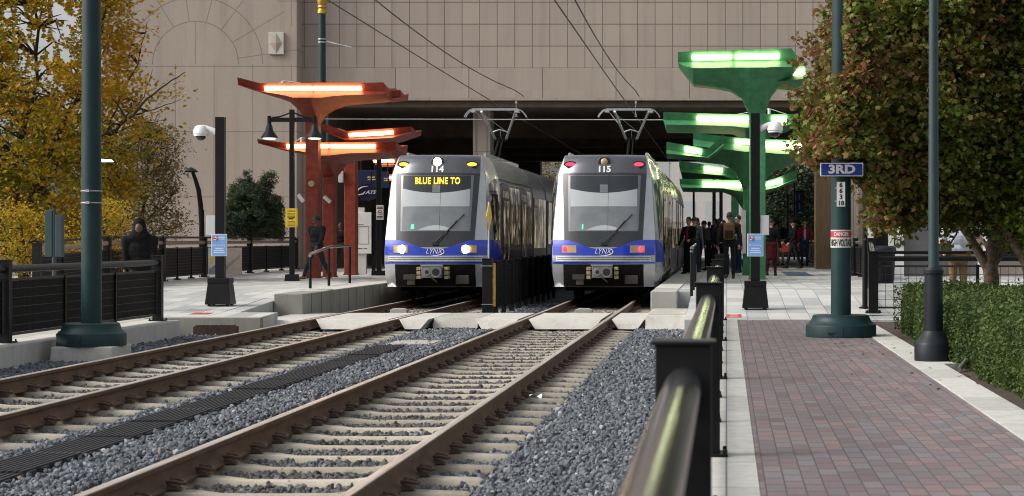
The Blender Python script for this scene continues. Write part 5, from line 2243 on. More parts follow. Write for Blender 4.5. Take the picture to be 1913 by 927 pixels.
# far things beyond the underpass
t = thing('far_building', 'pale building beyond the far end of the underpass', 'building', (-3, 150, 0))
mb = MB()
mb.box(-9, 9, 0, 10, -.7, 16)
mb.build('wall', M['offwhite'], t)
for k in range(9):
    for j in range(4):
        mb = MB()
        mb.box(-8.4 + k * 1.95, -7.2 + k * 1.95, -.03, .02, 2.6 + j * 3.2, 4.2 + j * 3.2)
        mb.build('window', M['greybox'], t)
for px, wpx, d, lab in ((1296, 4.5, 92, 'thin grey pole seen against the pale building beyond the underpass'), (1334, 7, 86, 'dark post left of a pair under the lowest green canopy'),
                        (1347, 7, 84, 'dark post right of a pair under the lowest green canopy')):
    b = P(px, 446, d)
    t = thing('far_pole', lab, 'pole', (b.x, d, .29))
    mb = MB()
    w = wpx * d / F / 2
    mb.lathe([(w, 0), (w * .9, P(0, 330, d).z)], 10)
    mb.build('shaft', M['green_post'], t, smooth=40)
    mb = MB()
    mb.tube([(0, 0, 3.6), (.9, 0, 3.6)], .03, 6)
    mb.tube([(0, 0, 3.3), (.9, 0, 3.6)], .02, 6)
    mb.build('bracket', M['green_post'], t)
d = 100
b = P(1495, 400, d)
t = thing('street_banner', 'navy banner hanging from a post in front of the dark trees', 'banner', (b.x, d, .29))
mb = MB()
mb.tube([(-.3, 0, 0), (-.3, 0, P(0, 352, d).z)], .05, 8)
mb.tube([(-.3, 0, P(0, 358, d).z - .29), (.25, 0, P(0, 358, d).z - .29)], .03, 6)
mb.build('shaft', M['black'], t)
mb = MB()
zt, zb = P(0, 359, d).z - .29, P(0, 402, d).z - .29
mb.box(-.22, .22, -.015, .015, zb, zt)
bn = mb.build('cloth', M['sign_navy'], t)
mb = MB()
mb.box(-.08, -.02, -.02, -.016, zb + .75, zt - .1)
mb.box(-.06, .0, -.02, -.016, zb + .30, zb + .62)
mb.add([(-.18, -.018, zb + .08), (.16, -.018, zb + .05), (.0, -.018, zb + .22)], [(0, 1, 2)])
mb.build('pale_print', M['sign_sky'], bn)
d = 98
b = P(1472, 352, d)
t = thing('street_lamp', 'old-fashioned lantern glowing faintly among the dark trees', 'street lamp', (b.x, d, .29))
mb = MB()
mb.tube([(0, 0, 0), (0, 0, b.z - .55)], .06, 8)
mb.build('shaft', M['black'], t)
mb = MB()
mb.lathe([(.10, -.28), (.19, .05), (.24, .08), (.05, .28)], 8, (0, 0, b.z - .29))
mb.build('lantern', pm('lantern_glass', (.45, .33, .10), .4), t)

# ---------------------------------------------------------------- people
def skin_m(k):
    cols = {'light': (.50, .30, .22), 'tan': (.36, .20, .13), 'brown': (.14, .07, .045), 'dark': (.07, .038, .026)}
    n = 'skin_' + k
    return MATS.get(n) or pm(n, cols[k], .55, var=.06)


def cloth_m(c, n):
    return MATS.get(n) or pm(n, c, .9, var=.25, scale=9, bmp=.3, bscale=22, spec=.15)


CL = {'black': cloth_m((.008, .008, .009), 'black_cloth'), 'charcoal': cloth_m((.020, .021, .024), 'charcoal_cloth'), 'navy': cloth_m((.012, .020, .05), 'navy_cloth'),
      'denim': cloth_m((.025,.042,.09), 'denim'), 'slate': cloth_m((.03, .036, .045), 'slate_cloth'), 'brown': cloth_m((.040, .024, .018), 'brown_cloth'),
      'red': cloth_m((.28, .016, .024), 'red_cloth'), 'wine': cloth_m((.07, .010, .014), 'wine_cloth'), 'white': cloth_m((.46, .49, .55), 'white_cloth'), 'beige': cloth_m((.34, .27, .19), 'beige_cloth'),
      'khaki': cloth_m((.17, .105, .05), 'khaki_cloth'), 'olive': cloth_m((.045, .045, .025), 'olive_cloth'), 'grey': cloth_m((.12, .12, .125), 'grey_cloth')}
HAIR = {'black': pm('black_hair', (.010, .009, .008), .6), 'brown': pm('brown_hair', (.035, .020, .012), .6), 'lime': cloth_m((.30, .34, .08), 'lime_knit')}
SHOE = {'black': pm('black_shoe', (.010, .010, .010), .5), 'tan': pm('tan_boot', (.35, .20, .06), .7), 'brown': pm('brown_shoe', (.06, .028, .014), .5)}


def person(label, x, y, z, rz=0, h=1.75, skin='tan', top='black', bottom='charcoal', shoes='black', hair='black', legs=((0, 0), (0, 0)), arms=((4, 8, 12), (4, 8, 12)),
           bulk=1.0, coat=0, skirt=0, hood=False, cap=None, long_hair=False, lean=0, head_turn=0, shirt=None, group=None, glasses=False, sleeves=True):
    """one continuous clothed figure grown round a jointed skeleton, facing -y before rz"""
    t = thing('person', label, 'person', (x, y, z), rz, group)
    S = h / 1.75
    prims = []   # (a, b, ra, rb, mat) capsules; ('e', c, r, mat) ellipsoids

    def cap_(a, b, ra, rb, m):
        prims.append(('c', Vector(a), Vector(b), ra, rb, m))

    def ell(c, r, m):
        prims.append(('e', Vector(c), Vector(r), m))
    # legs
    hips, feet = [], []
    for s, (a, kb) in zip((-1, 1), legs):
        hp = Vector((s * .092, 0, .93))
        a_, b_ = R(a), R(a - kb)
        kn = hp + Vector((s * .012, -math.sin(a_), -math.cos(a_))) * .43
        an = kn + Vector((0, -math.sin(b_), -math.cos(b_))) * .42
        hips.append((hp, kn, an, b_))
    low = min(an.z for _, _, an, _ in hips)
    dz = .075 - low
    up = Vector((0, 0, dz))
    for hp, kn, an, b_ in hips:
        hp, kn, an = hp + up, kn + up, an + up
        cap_(hp, kn, .088, .062, 2)
        cap_(kn, an, .060, .047, 2)
        cap_(kn + (an - kn) * .3 + Vector((0, .015, 0)), kn + (an - kn) * .5 + Vector((0, .015, 0)), .058, .052, 2)
        pt = .35 if b_ < -.3 else 0
        f = Vector((0, -math.cos(pt), -math.sin(pt)))
        cap_(an + Vector((0, .045, -.035)), an + f * .10 + Vector((0, 0, -.035)), .040, .040, 3)
        cap_(an + f * .10 + Vector((0, 0, -.038)), an + f * .165 + Vector((0, 0, -.045)), .040, .030, 3)
        cap_(an + Vector((0, .01, .01)), an + Vector((0, .03, -.03)), .046, .042, 3)
    ln = R(lean)

    def B(x_, y_, z_):
        """upper body point, leaning forward from the hips"""
        dzz = z_ - .95
        return Vector((x_, y_ * math.cos(ln) - dzz * math.sin(ln), .95 + dzz * math.cos(ln) + y_ * math.sin(ln) * -1)) + up
    k = bulk
    cap_(B(-.075, .01, .97), B(.075, .01, .97), .108 * k, .108 * k, 1 if coat else 2)
    ell(B(0, .005, 1.10), (.150 * k, .108 * k, .15), 1)
    ell(B(0, .008, 1.27), (.172 * k, .122 * k, .17), 1)
    cap_(B(-.145 * k, .012, 1.40), B(.145 * k, .012, 1.40), .070 * k, .070 * k, 1)
    cap_(B(-.08, .015, 1.435), B(.08, .015, 1.435), .055, .055, 1)
    if coat:
        for j in range(5):
            q = j / 4
            zc = 1.02 - q * coat
            ell(B(0, .01, zc), (.158 * k + .02 * q, .118 * k + .03 * q, .10), 1)
    if shirt:
        ell(B(0, -.075 * k, 1.27), (.055, .062, .16), 5)
        ell(B(0, -.06 * k, 1.10), (.05, .062, .12), 5)
    if skirt:
        zt_ = .98
        for j in range(9):
            q = j / 8
            zc = zt_ - q * skirt
            ell(Vector((0, .01, zc)) + up, (.135 + .085 * q * skirt / .9, .115 + .09 * q * skirt / .9, .085), 2)
    cap_(B(0, .012, 1.44), B(0, .0, 1.53), .054, .052, 1 if hood else 0)
    # arms and hands
    for s, (a, b, e) in zip((-1, 1), arms):
        sh = B(s * .185 * k, .012, 1.40)
        a_, bb, ee = R(a), R(b), R(a + e)
        el = sh + Vector((s * math.sin(bb), -math.sin(a_) * math.cos(bb), -math.cos(a_) * math.cos(bb))) * .285
        bi = bb * (1 - min(1, abs(e) / 70)) * .6
        fd = Vector((s * math.sin(bi) - (s * .35 if e > 60 else 0), -math.sin(ee) * math.cos(bi), -math.cos(ee) * math.cos(bi))).normalized()
        wr = el + fd * .25
        mt = 1 if sleeves else 0
        cap_(sh, sh + (el - sh) * .45, .066 * k, .058 * k, 1)
        cap_(sh + (el - sh) * .45, el, .056 * k, .048 * k, mt)
        cap_(el, wr, .048 * k, .036, mt)
        hd = wr + fd * .05
        side = Vector((0, 1, 0)) if abs(fd.y) < .8 else Vector((0, 0, 1))
        side = (side - fd * side.dot(fd)).normalized()
        cap_(wr + fd * .015, wr + fd * .075, .027, .032, 0)
        curl = fd.cross(side) * (-s)
        for q, L in zip((-.027, -.009, .009, .027), (.062, .075, .08, .068)):
            ba = wr + fd * .085 + side * q
            md_ = ba + fd * L * .55 + curl * .006
            cap_(ba, md_, .0105, .0100, 0)
            cap_(md_, md_ + fd * L * .42 + curl * .022, .0098, .0085, 0)
        ba = wr + fd * .03 - side * .022
        cap_(ba, ba + fd * .035 - side * .026, .0125, .011, 0)
        cap_(ba + fd * .035 - side * .026, ba + fd * .065 - side * .034, .011, .0095, 0)
    # head
    ht = R(head_turn)
    hc = B(0, -.012, 1.635)

    def Hd(x_, y_, z_):
        return hc + Vector((x_ * math.cos(ht) + y_ * math.sin(ht) * -1, x_ * math.sin(ht) + y_ * math.cos(ht), z_))
    ell(hc + Vector((0, .01, .015)), (.075, .092, .105), 0)
    ell(Hd(0, -.025, -.055), (.056, .062, .062), 0)
    ell(Hd(0, -.090, -.012), (.013, .022, .026), 0)
    ell(Hd(0, -.078, .022), (.048, .018, .012), 0)
    for s in (-1, 1):
        ell(Hd(s * .075, .012, -.005), (.012, .020, .030), 0)
        ell(Hd(s * .030, -.079, .004), (.014, .012, .009), 6)
        if glasses:
            ell(Hd(s * .034, -.092, .004), (.024, .010, .018), 6)
    ell(Hd(0, -.083, -.052), (.022, .010, .007), 7)
    if hood:
        ell(B(0, .05, 1.38), (.20 * k, .13, .13), 1)
        ell(B(0, .02, 1.22), (.235 * k, .16, .24), 1)
        ell(B(0, .01, 1.02), (.225 * k, .17, .22), 1)
        ell(Hd(0, .028, .03), (.118, .118, .150), 1)
        ell(Hd(0, .03, -.09), (.15, .12, .10), 1)
        ell(Hd(0, .04, -.17), (.21, .15, .11), 1)
        ell(Hd(0, -.075, -.02), (.062, .045, .085), 0)
    # mesh of all the pieces, fused by a voxel remesh into one skin
    mb = MB()
    for p in prims:
        if p[0] == 'e':
            n = 12 if max(p[2]) > .03 else 8
            mb.ball(p[1] * S, tuple(p[2] * S), n, max(6, n - 4))
        else:
            _, a, b, ra, rb, m = p
            a, b, ra, rb = a * S, b * S, ra * S, rb * S
            dv = b - a
            L = dv.length
            n = 10 if ra > .02 else 7
            pts, rr = [], []
            tdir = dv / L if L > 1e-6 else Vector((0, 0, 1))
            for q in (-.98, -.8, -.45, 0):
                pts.append(a + tdir * q * ra)
                rr.append(ra * math.sqrt(max(.02, 1 - q * q)))
            for q in (0, .45, .8, .98):
                pts.append(b + tdir * q * rb)
                rr.append(rb * math.sqrt(max(.02, 1 - q * q)))
            mb.tube(pts, rr, n)
    tmp = mb.build('body_tmp', CL['black'])
    rm = tmp.modifiers.new('fuse', 'REMESH')
    rm.mode = 'VOXEL'
    rm.voxel_size = .0115
    sm = tmp.modifiers.new('soften', 'SMOOTH')
    sm.iterations = 2
    sm.factor = .4
    dg = bpy.context.evaluated_depsgraph_get()
    me = bpy.data.meshes.new_from_object(tmp.evaluated_get(dg))
    bpy.data.objects.remove(tmp)
    me.name = 'body'
    me.materials.clear()
    mats = [skin_m(skin), CL[top], CL[bottom], SHOE[shoes], HAIR[hair], CL[shirt] if shirt else CL[top], M['ink'], pm('lips', (.20, .07, .06), .5) if 'lips' not in MATS else MATS['lips']]
    for m in mats:
        me.materials.append(m)
    nf = len(me.polygons)
    c = np.empty(nf * 3)
    me.polygons.foreach_get('center', c)
    c = c.reshape(-1, 3) / S
    best = np.full(nf, 1e9)
    idx = np.zeros(nf, np.int32)
    for p in prims:
        if p[0] == 'e':
            r = np.array(p[2])
            q = (c - np.array(p[1])) / r
            ln_ = np.linalg.norm(q, axis=1)
            dist = (ln_ - 1) * r.min()
            m = p[3]
            if m in (6, 7, 5):
                dist = dist - .006
        else:
            a, b = np.array(p[1]), np.array(p[2])
            ab = b - a
            tt = np.clip(((c - a) @ ab) / max(1e-9, ab @ ab), 0, 1)
            dist = np.linalg.norm(c - (a + tt[:, None] * ab), axis=1) - (p[3] + (p[4] - p[3]) * tt)
            m = p[5]
        w = dist < best
        best[w] = dist[w]
        idx[w] = m
    me.polygons.foreach_set('material_index', idx)
    me.polygons.foreach_set('use_smooth', np.ones(nf, bool))
    me.update()
    body = bpy.data.objects.new('body', me)
    COL.objects.link(body)
    body.parent = t
    # hair
    if not hood:
        mb = MB()
        n, mm = 18, 10
        vs = []
        for j in range(mm + 1):
            for i in range(n):
                a = 2 * math.pi * i / n
                front = max(0, -math.sin(a))
                lim = 1.75 - .85 * front ** 1.5
                if long_hair:
                    lim = 2.0 - 1.05 * front ** 1.2
                tt = lim * j / mm
                r = Vector((.087, .106, .118)) * (1 + .03 * math.sin(5 * a + 3 * tt))
                q = Vector((r.x * math.sin(tt) * math.cos(a), .008 + r.y * math.sin(tt) * math.sin(a), .016 + r.z * math.cos(tt)))
                if long_hair and tt > 1.5:
                    q.z -= (tt - 1.5) * .34
                    q.x *= 1.0 + (tt - 1.5) * .2
                q = Vector((q.x * math.cos(ht) - q.y * math.sin(ht), q.x * math.sin(ht) + q.y * math.cos(ht), q.z))
                vs.append((hc + q) * S)
        fs = [(j * n + i, (j + 1) * n + i, (j + 1) * n + (i + 1) % n, j * n + (i + 1) % n) for j in range(mm) for i in range(n)]
        mb.add(vs, fs)
        mb.build('hair', HAIR[hair], t, smooth=80)
    if cap:
        mb = MB()
        mb.lathe([(.098, .03), (.10, .07), (.085, .12), (.04, .145)], 16, tuple((hc + Vector((0, .005, .0))) * S))
        a = Hd(0, -.13, .04) * S
        mb.ball(tuple(a), (.075, .075, .012), 12, 6)
        mb.build('cap', CL[cap], t, smooth=60)
    t['_hc'] = 0
    del t['_hc']
    return t


CG = 'people waiting on the right platform'


def at(px, d):
    return (px - 1357) * d / F


# left platform
person('person in a black hooded jacket looking down behind the left fence', at(262, 35.6), 35.6, -.01, R(10), 1.72, 'dark', 'black', 'charcoal', hood=True, bulk=1.32, arms=((6, 1, 10), (6, 1, 10)), lean=12, legs=((12, 5), (-10, 10)))
person('person in a dark fleece and tan boots striding past the front red column', at(597, 53.0), 52.6, .29, R(-38), 1.76, 'brown', 'charcoal', 'slate', 'tan', legs=((26, 4), (-20, 14)), arms=((-24, 14, 12), (20, 14, 22)), bulk=1.3, glasses=True, head_turn=-35)
person('person in black jacket and dotted trousers half behind the third red column', at(637, 66), 66, .29, R(-30), 1.62, 'brown', 'black', 'charcoal', 'black', long_hair=True, legs=((14, 4), (-12, 10)), head_turn=-20)
# right platform crowd
person('person with red top, black jacket and long black skirt beside the train', at(1287, 59.5), 59.5, .29, R(-35), 1.72, 'light', 'black', 'black', hair='black', skirt=.84, shirt='red', arms=((10, 10, 20), (14, 10, 60)), bulk=1.05, group=CG, legs=((8, 4), (-6, 4)))
person('person in dark coat behind the one in red top, face hidden', at(1302, 66), 66, .29, R(170), 1.76, 'tan', 'charcoal', 'black', group=CG, bulk=1.1)
person('person with lime knitted hat seen from behind wearing a patterned rucksack', at(1314, 72), 72, .29, R(165), 1.72, 'light', 'wine', 'denim', hair='lime', group=CG, bulk=1.12, legs=((12, 3), (-10, 12)))
person('person in dark clothing farthest left at the back of the crowd', at(1304, 84), 84, .29, R(20), 1.78, 'dark', 'black', 'black', group=CG)
person('person in navy jacket turned left in mid crowd', at(1337, 76), 76, .29, R(-70), 1.82, 'brown', 'navy', 'black', group=CG, bulk=1.12, head_turn=0)
person('person with pale face and dark hair looking left just beyond the brown jacket', at(1351, 70), 70, .29, R(-55), 1.72, 'light', 'black', 'black', long_hair=True, group=CG)
person('person in brown jacket seen from behind with a brown rucksack', at(1363, 53.0), 53.0, .29, R(176), 1.77, 'tan', 'brown', 'charcoal', 'brown', group=CG, bulk=1.14, arms=((0, 14, 14), (2, 14, 12)), legs=((4, 2), (-4, 4)))
person('person in glasses and dark suit facing left beside the pale notice board', at(1379, 62), 62, .29, R(-60), 1.80, 'light', 'navy', 'navy', shirt='white', group=CG, glasses=True)
person('person in dark coat, the dark head showing between the lime hat and the navy jacket', at(1325, 88), 88, .29, R(180), 1.82, 'brown', 'black', 'black', group=CG)
person('person in wine red skirt, black jacket and tall boots right of the green column', at(1441, 57), 57, .29, R(165), 1.66, 'tan', 'black', 'wine', skirt=.42, hair='black', group=CG, bulk=1.08, legs=((8, 2), (-8, 8)))
person('person in black coat and pale trousers turned towards the crowd', at(1458, 79), 79, .29, R(-20), 1.76, 'brown', 'black', 'beige', hair='black', long_hair=True, group=CG, bulk=1.1)
person('person in black jacket and dark cap facing left in front of the red jacket', at(1482, 71), 71, .29, R(-75), 1.78, 'light', 'black', 'charcoal', cap='black', group=CG, bulk=1.15, arms=((14, 8, 40), (10, 8, 35)), legs=((16, 2), (-14, 6)))
person('person in red jacket and dark jeans standing by the right fence', at(1503, 78), 78, .29, R(5), 1.80, 'light', 'red', 'denim', hair='brown', group=CG, shirt='white', bulk=1.1, head_turn=-8)
person('person in white short-sleeved shirt and khaki trousers behind the two-rail fence', at(1790, 36.3), 36.3, .05, R(8), 1.80, 'light', 'white', 'khaki', hair='brown', sleeves=False, bulk=1.42, arms=((12, 14, 55), (10, 22, 20)))


for lab, px, d, rz, kw in [
        ('person in grey jacket with back turned between the red top and the lime hat', 1297, 63, 160, dict(top='grey', bottom='denim', skin='light', hair='brown', legs=((10, 3), (-8, 8)))),
        ('person in olive coat stooping in the middle of the crowd', 1322, 67, -120, dict(top='olive', bottom='black', skin='tan', hair='black', lean=12, arms=((25, 8, 40), (20, 8, 30)))),
        ('person in slate jacket with brown hair just left of the pale face', 1344, 73, 150, dict(top='slate', bottom='charcoal', skin='light', hair='brown', long_hair=True)),
        ('person in wine coloured coat at the back near the dark posts', 1331, 92, 30, dict(top='wine', bottom='black', skin='brown', hair='black')),
        ('person in grey coat half hidden by the green column', 1449, 86, 40, dict(top='grey', bottom='charcoal', skin='tan', hair='black'))]:
    person(lab, at(px, d), d, .29, R(rz), rng.uniform(1.66, 1.84), group=CG, bulk=1.1, **kw)


def rucksack(label, px, d, z, m, m2, rz=0):
    t = thing('rucksack', label, 'rucksack', (at(px, d), d, z), rz)
    mb = MB()
    mb.box(-.15, .15, -.09, .09, -.22, .24)
    mb.build('bag', m, t, bevel=.06)
    mb = MB()
    mb.box(-.11, .11, -.135, -.085, -.17, .03)
    mb.build('front_pocket', m2, t, bevel=.03)
    mb = MB()
    for s in (-1, 1):
        mb.tube([(s * .09, .07, .2), (s * .10, .10, .27), (s * .10, .24, .24)], .014, 6)
    mb.build('strap', m2, t)
    return t


rucksack('brown rucksack worn on the back of the brown jacket', 1362, 52.82, 1.55, CL['khaki'], CL['brown'])
rucksack('patterned reddish rucksack on the back below the lime hat', 1318, 71.8, 1.52, CL['wine'], CL['grey'])
t = thing('suitcase', 'dark upright suitcase with raised handle standing left of the brown jacket', 'suitcase', (at(1349, 55), 55, .29))
mb = MB()
mb.box(-.20, .20, -.13, .13, .06, .66)
mb.build('shell', CL['charcoal'], t, bevel=.04)
mb = MB()
mb.tube([(-.11, .08, .62), (-.11, .08, .95), (.11, .08, .95), (.11, .08, .62)], .012, 6)
mb.build('handle', M['steel'], t)
for s in (-1, 1):
    mb = MB()
    mb.lathe([(.04, -.02), (.04, .02)], 10, (s * .15, -.08, .04), axis='x')
    mb.build('wheel', M['rubber'], t)
t = thing('shoulder_bag', 'brown shoulder bag carried by the person in white shirt', 'bag', (at(1764, 36.0), 36.0, 1.12))
mb = MB()
mb.box(-.12, .13, -.09, .09, -.14, .16)
mb.build('bag', CL['olive'], t, bevel=.05)
mb = MB()
mb.tube([(.10, -.02, .14), (.20, -.16, .32), (.24, -.14, .42)], .018, 6)
mb.build('strap', CL['navy'], t)
t = thing('carrier_bag', 'small orange red bag held between the black cap and the pale trousers', 'bag', (at(1468, 73), 73, 1.02))
mb = MB()
mb.frustum(0, 0, -.16, .14, (.15, .07), (.12, .04))
mb.build('bag', pm('orange_red_bag', (.55, .06, .03), .5), t, bevel=.02)
mb = MB()
mb.tube([(-.07, 0, .13), (-.05, 0, .24), (.05, 0, .24), (.07, 0, .13)], .008, 6)
mb.build('handle', M['ink'], t)
d = 58
b = P(1389, 475, d)
t = thing('notice_board', 'tall pale notice board edge-on left of the green column', 'notice board', (b.x, d, .291))
mb = MB()
z0, z1 = P(0, 474, d).z - .291, P(0, 393, d).z - .291
mb.box(-.07, .07, -.3, .3, z0, z1)
mb.build('board', M['offwhite'], t, bevel=.01)
mb = MB()
mb.box(-.03, .03, -.05, .05, 0, z0)
mb.build('stand', M['black'], t)


# ---------------------------------------------------------------- trees, bushes, hedge
LEAF8 = np.array([(0, -.5), (.16, -.22), (.46, -.16), (.26, .06), (.30, .34), (0, .52), (-.30, .34), (-.26, .06), (-.46, -.16), (-.16, -.22)])
LEAF4 = np.array([(0, -.5), (.30, .0), (0, .5), (-.30, .0)])


def leaves(name, pos, size, mat, parent, shape=LEAF4, up=.5, off=None, fold=.18, pick=None):
    n, k = len(pos), len(shape)
    nr = rng.normal(size=(n, 3))
    nr[:, 2] = np.abs(nr[:, 2]) + up
    nr /= np.linalg.norm(nr, axis=1, keepdims=True)
    u = np.cross(nr, rng.normal(size=(n, 3)))
    u /= np.linalg.norm(u, axis=1, keepdims=True)
    w = np.cross(nr, u)
    s = shape[None] * size[:, None, None]
    v = pos[:, None, :] + s[..., 0:1] * u[:, None, :] + s[..., 1:2] * w[:, None, :] - fold * np.abs(s[..., 0:1]) * nr[:, None, :] - .2 * np.abs(s[..., 1:2]) * nr[:, None, :]
    if off is not None:
        v = v - np.array(off)
    f = np.arange(n * k).reshape(n, k)
    o = mesh_np(name, v.reshape(-1, 3), f, mat, parent)
    if pick is not None:
        o.data.polygons.foreach_set('material_index', pick.astype(np.int32))
    return o


def in_poly(x, y, poly):
    p = np.array(poly, float)
    c = np.zeros(len(x), bool)
    j = len(p) - 1
    for i in range(len(p)):
        a = ((p[i, 1] > y) != (p[j, 1] > y)) & (x < (p[j, 0] - p[i, 0]) * (y - p[i, 1]) / (p[j, 1] - p[i, 1] + 1e-9) + p[i, 0])
        c ^= a
        j = i
    return c


def crown_points(poly, d0, thick, nclump, per, spread_, edge=.5, keep=None):
    """clumps of leaves through the volume of a crown whose silhouette at d0 metres is poly (photo pixels)"""
    p = np.array(poly, float)
    lo, hi = p.min(0), p.max(0)
    x = rng.uniform(lo[0], hi[0], nclump * 6)
    y = rng.uniform(lo[1], hi[1], nclump * 6)
    k = in_poly(x, y, poly)
    x, y = x[k][:nclump], y[k][:nclump]
    # how deep inside the outline each clump lies sets how thick the crown is there
    seg = np.stack([p, np.roll(p, -1, 0)], 1)
    q = np.stack([x, y], 1)
    dmin = np.full(len(x), 1e9)
    for a, b in seg:
        ab = b - a
        tt = np.clip(((q - a) @ ab) / (ab @ ab + 1e-9), 0, 1)
        dmin = np.minimum(dmin, np.linalg.norm(q - (a + tt[:, None] * ab), axis=1))
    half = thick * np.clip(np.sqrt(dmin * d0 / F / thick), .12, 1)
    dy = rng.uniform(-1, 1, len(x)) * half
    c = np.stack([(x - 1357) * d0 / F, d0 + dy, EYE - (y - 446) * d0 / F], 1)
    n = len(c)
    cnt = rng.poisson(per * rng.uniform(.4, 1.5, n))
    idx = np.repeat(np.arange(n), cnt)
    pts = c[idx] + rng.normal(size=(len(idx), 3)) * spread_ * np.array([1, 1, .62]) * rng.uniform(.6, 1.2, (n, 1))[idx]
    return c, pts


def limbs(mb, paths, twigs=None, centers=None, n=7, twig_r=.012):
    nodes = []
    for pts, r0, r1 in paths:
        pts = [Vector(p) for p in pts]
        m = len(pts)
        # a little wander between the given points
        out = []
        for i in range(m - 1):
            for q in range(4):
                w = pts[i].lerp(pts[i + 1], q / 4)
                if q:
                    w += Vector(rng.normal(size=3) * .02 * (pts[i + 1] - pts[i]).length)
                out.append(w)
        out.append(pts[-1])
        rs = [r0 + (r1 - r0) * (i / (len(out) - 1)) ** .8 for i in range(len(out))]
        mb.tube(out, rs, n)
        nodes += [(p, r) for p, r in zip(out, rs)]
    if centers is not None and twigs:
        P_ = np.array([p[:] for p, _ in nodes])
        for k in rng.choice(len(centers), min(twigs, len(centers)), replace=False):
            c = centers[k]
            dd = np.linalg.norm(P_ - c, axis=1) + np.maximum(0, P_[:, 2] - c[2]) * 1.0
            a = Vector(P_[dd.argmin()])
            c = Vector(c)
            md_ = a.lerp(c, .5) + Vector((0, 0, .12 * (c - a).length)) + Vector(rng.normal(size=3) * .06)
            mb.tube([a, a.lerp(md_, .5), md_, md_.lerp(c, .6), c], [twig_r * 2.2, twig_r * 1.8, twig_r * 1.4, twig_r, twig_r * .5], 5, caps=False)


def tree(name, label, base, crown_pts, size, mat, paths, bark, centers=None, twigs=0, shape=LEAF4, group=None, cat='tree', twig_r=.012, up=.5, pick=None):
    t = thing(name, label, cat, base, group=group)
    o = Vector(base)
    mb = MB()
    limbs(mb, paths, twigs, centers, 9, twig_r)
    mb.v = [(v[0] - o.x, v[1] - o.y, v[2] - o.z) for v in mb.v]
    mb.build('trunk', bark, t, smooth=60)
    leaves('crown', crown_pts, rng.uniform(size[0], size[1], len(crown_pts)), mat, t, shape, up, off=o, pick=pick)
    return t


# big autumn maple at right
polyM = [(1578, -150), (1586, 10), (1570, 50), (1558, 90), (1560, 130), (1540, 165), (1520, 195), (1524, 225), (1508, 258), (1512, 288),
         (1540, 302), (1568, 314), (1600, 320), (1622, 340), (1638, 372), (1640, 402), (1662, 428), (1676, 380), (1705, 372), (1738, 388), (1768, 405), (1800, 388), (1835, 380), (1852, 360), (1880, 300),
         (1890, 200), (1870, 60), (1880, -150)]
cM, lM = crown_points(polyM, 28.6, 3.0, 2500, 60, .15)


_, lF = crown_points([(1575, -30), (1600, -30), (1625, 60), (1630, 140), (1622, 300), (1590, 310), (1552, 296), (1545, 250), (1562, 200), (1556, 165), (1575, 130)], 26.6, .45, 120, 60, .11)
lS = []
SPRAYS = []
TIPS = [(1522, 28, 1600, 50), (1548, 8, 1610, 5), (1482, 74, 1590, 95), (1500, 92, 1580, 110), (1478, 120, 1575, 118), (1508, 146, 1580, 150), (1474, 180, 1560, 172), (1486, 196, 1565, 205),
        (1474, 232, 1560, 222), (1500, 215, 1570, 240), (1484, 252, 1550, 262), (1478, 288, 1555, 280), (1496, 300, 1560, 296), (1512, 268, 1580, 262), (1530, 60, 1600, 80), (1522, 130, 1590, 140), (1512, 312, 1570, 304)]
for x1, y1, x0, y0 in TIPS:
    # outer sprays: a thin twig with leaves along it, reaching out and drooping at the tip
    d_ = rng.uniform(27.0, 29.5)
    a = np.array(P(x0, y0, d_))
    b = np.array(P(x1, y1, d_ + rng.uniform(-.4, .4)))
    SPRAYS.append((a, b))
    for q in np.linspace(.2, 1, 10):
        c_ = a + (b - a) * q + np.array([0, 0, .08 * math.sin(q * 3)])
        lS.append(c_ + rng.normal(0, .04 + .05 * (1 - q), (int(15 - 9 * q), 3)))
for _ in range(70):
    xx = rng.uniform(1640, 1900)
    d_ = rng.uniform(28, 31)
    a = np.array(P(xx, 380 + rng.uniform(-20, 10), d_))
    b = np.array(P(xx + rng.uniform(-25, 25), 405 + abs(rng.normal(0, 20)), d_))
    for q in np.linspace(.2, 1, 6):
        lS.append(a + (b - a) * q + rng.normal(0, .06, (8, 3)))
lM = np.concatenate([lM, lF] + lS)


def hide(pts, rects):
    """leave a gap in front of signs"""
    px = 1357 + pts[:, 0] / pts[:, 1] * F
    py = 446 - (pts[:, 2] - EYE) / pts[:, 1] * F
    k = np.ones(len(pts), bool)
    for x0, x1, y0, y1, dmax in rects:
        k &= ~((px > x0) & (px < x1) & (py > y0) & (py < y1) & (pts[:, 1] < dmax))
    return pts[k]


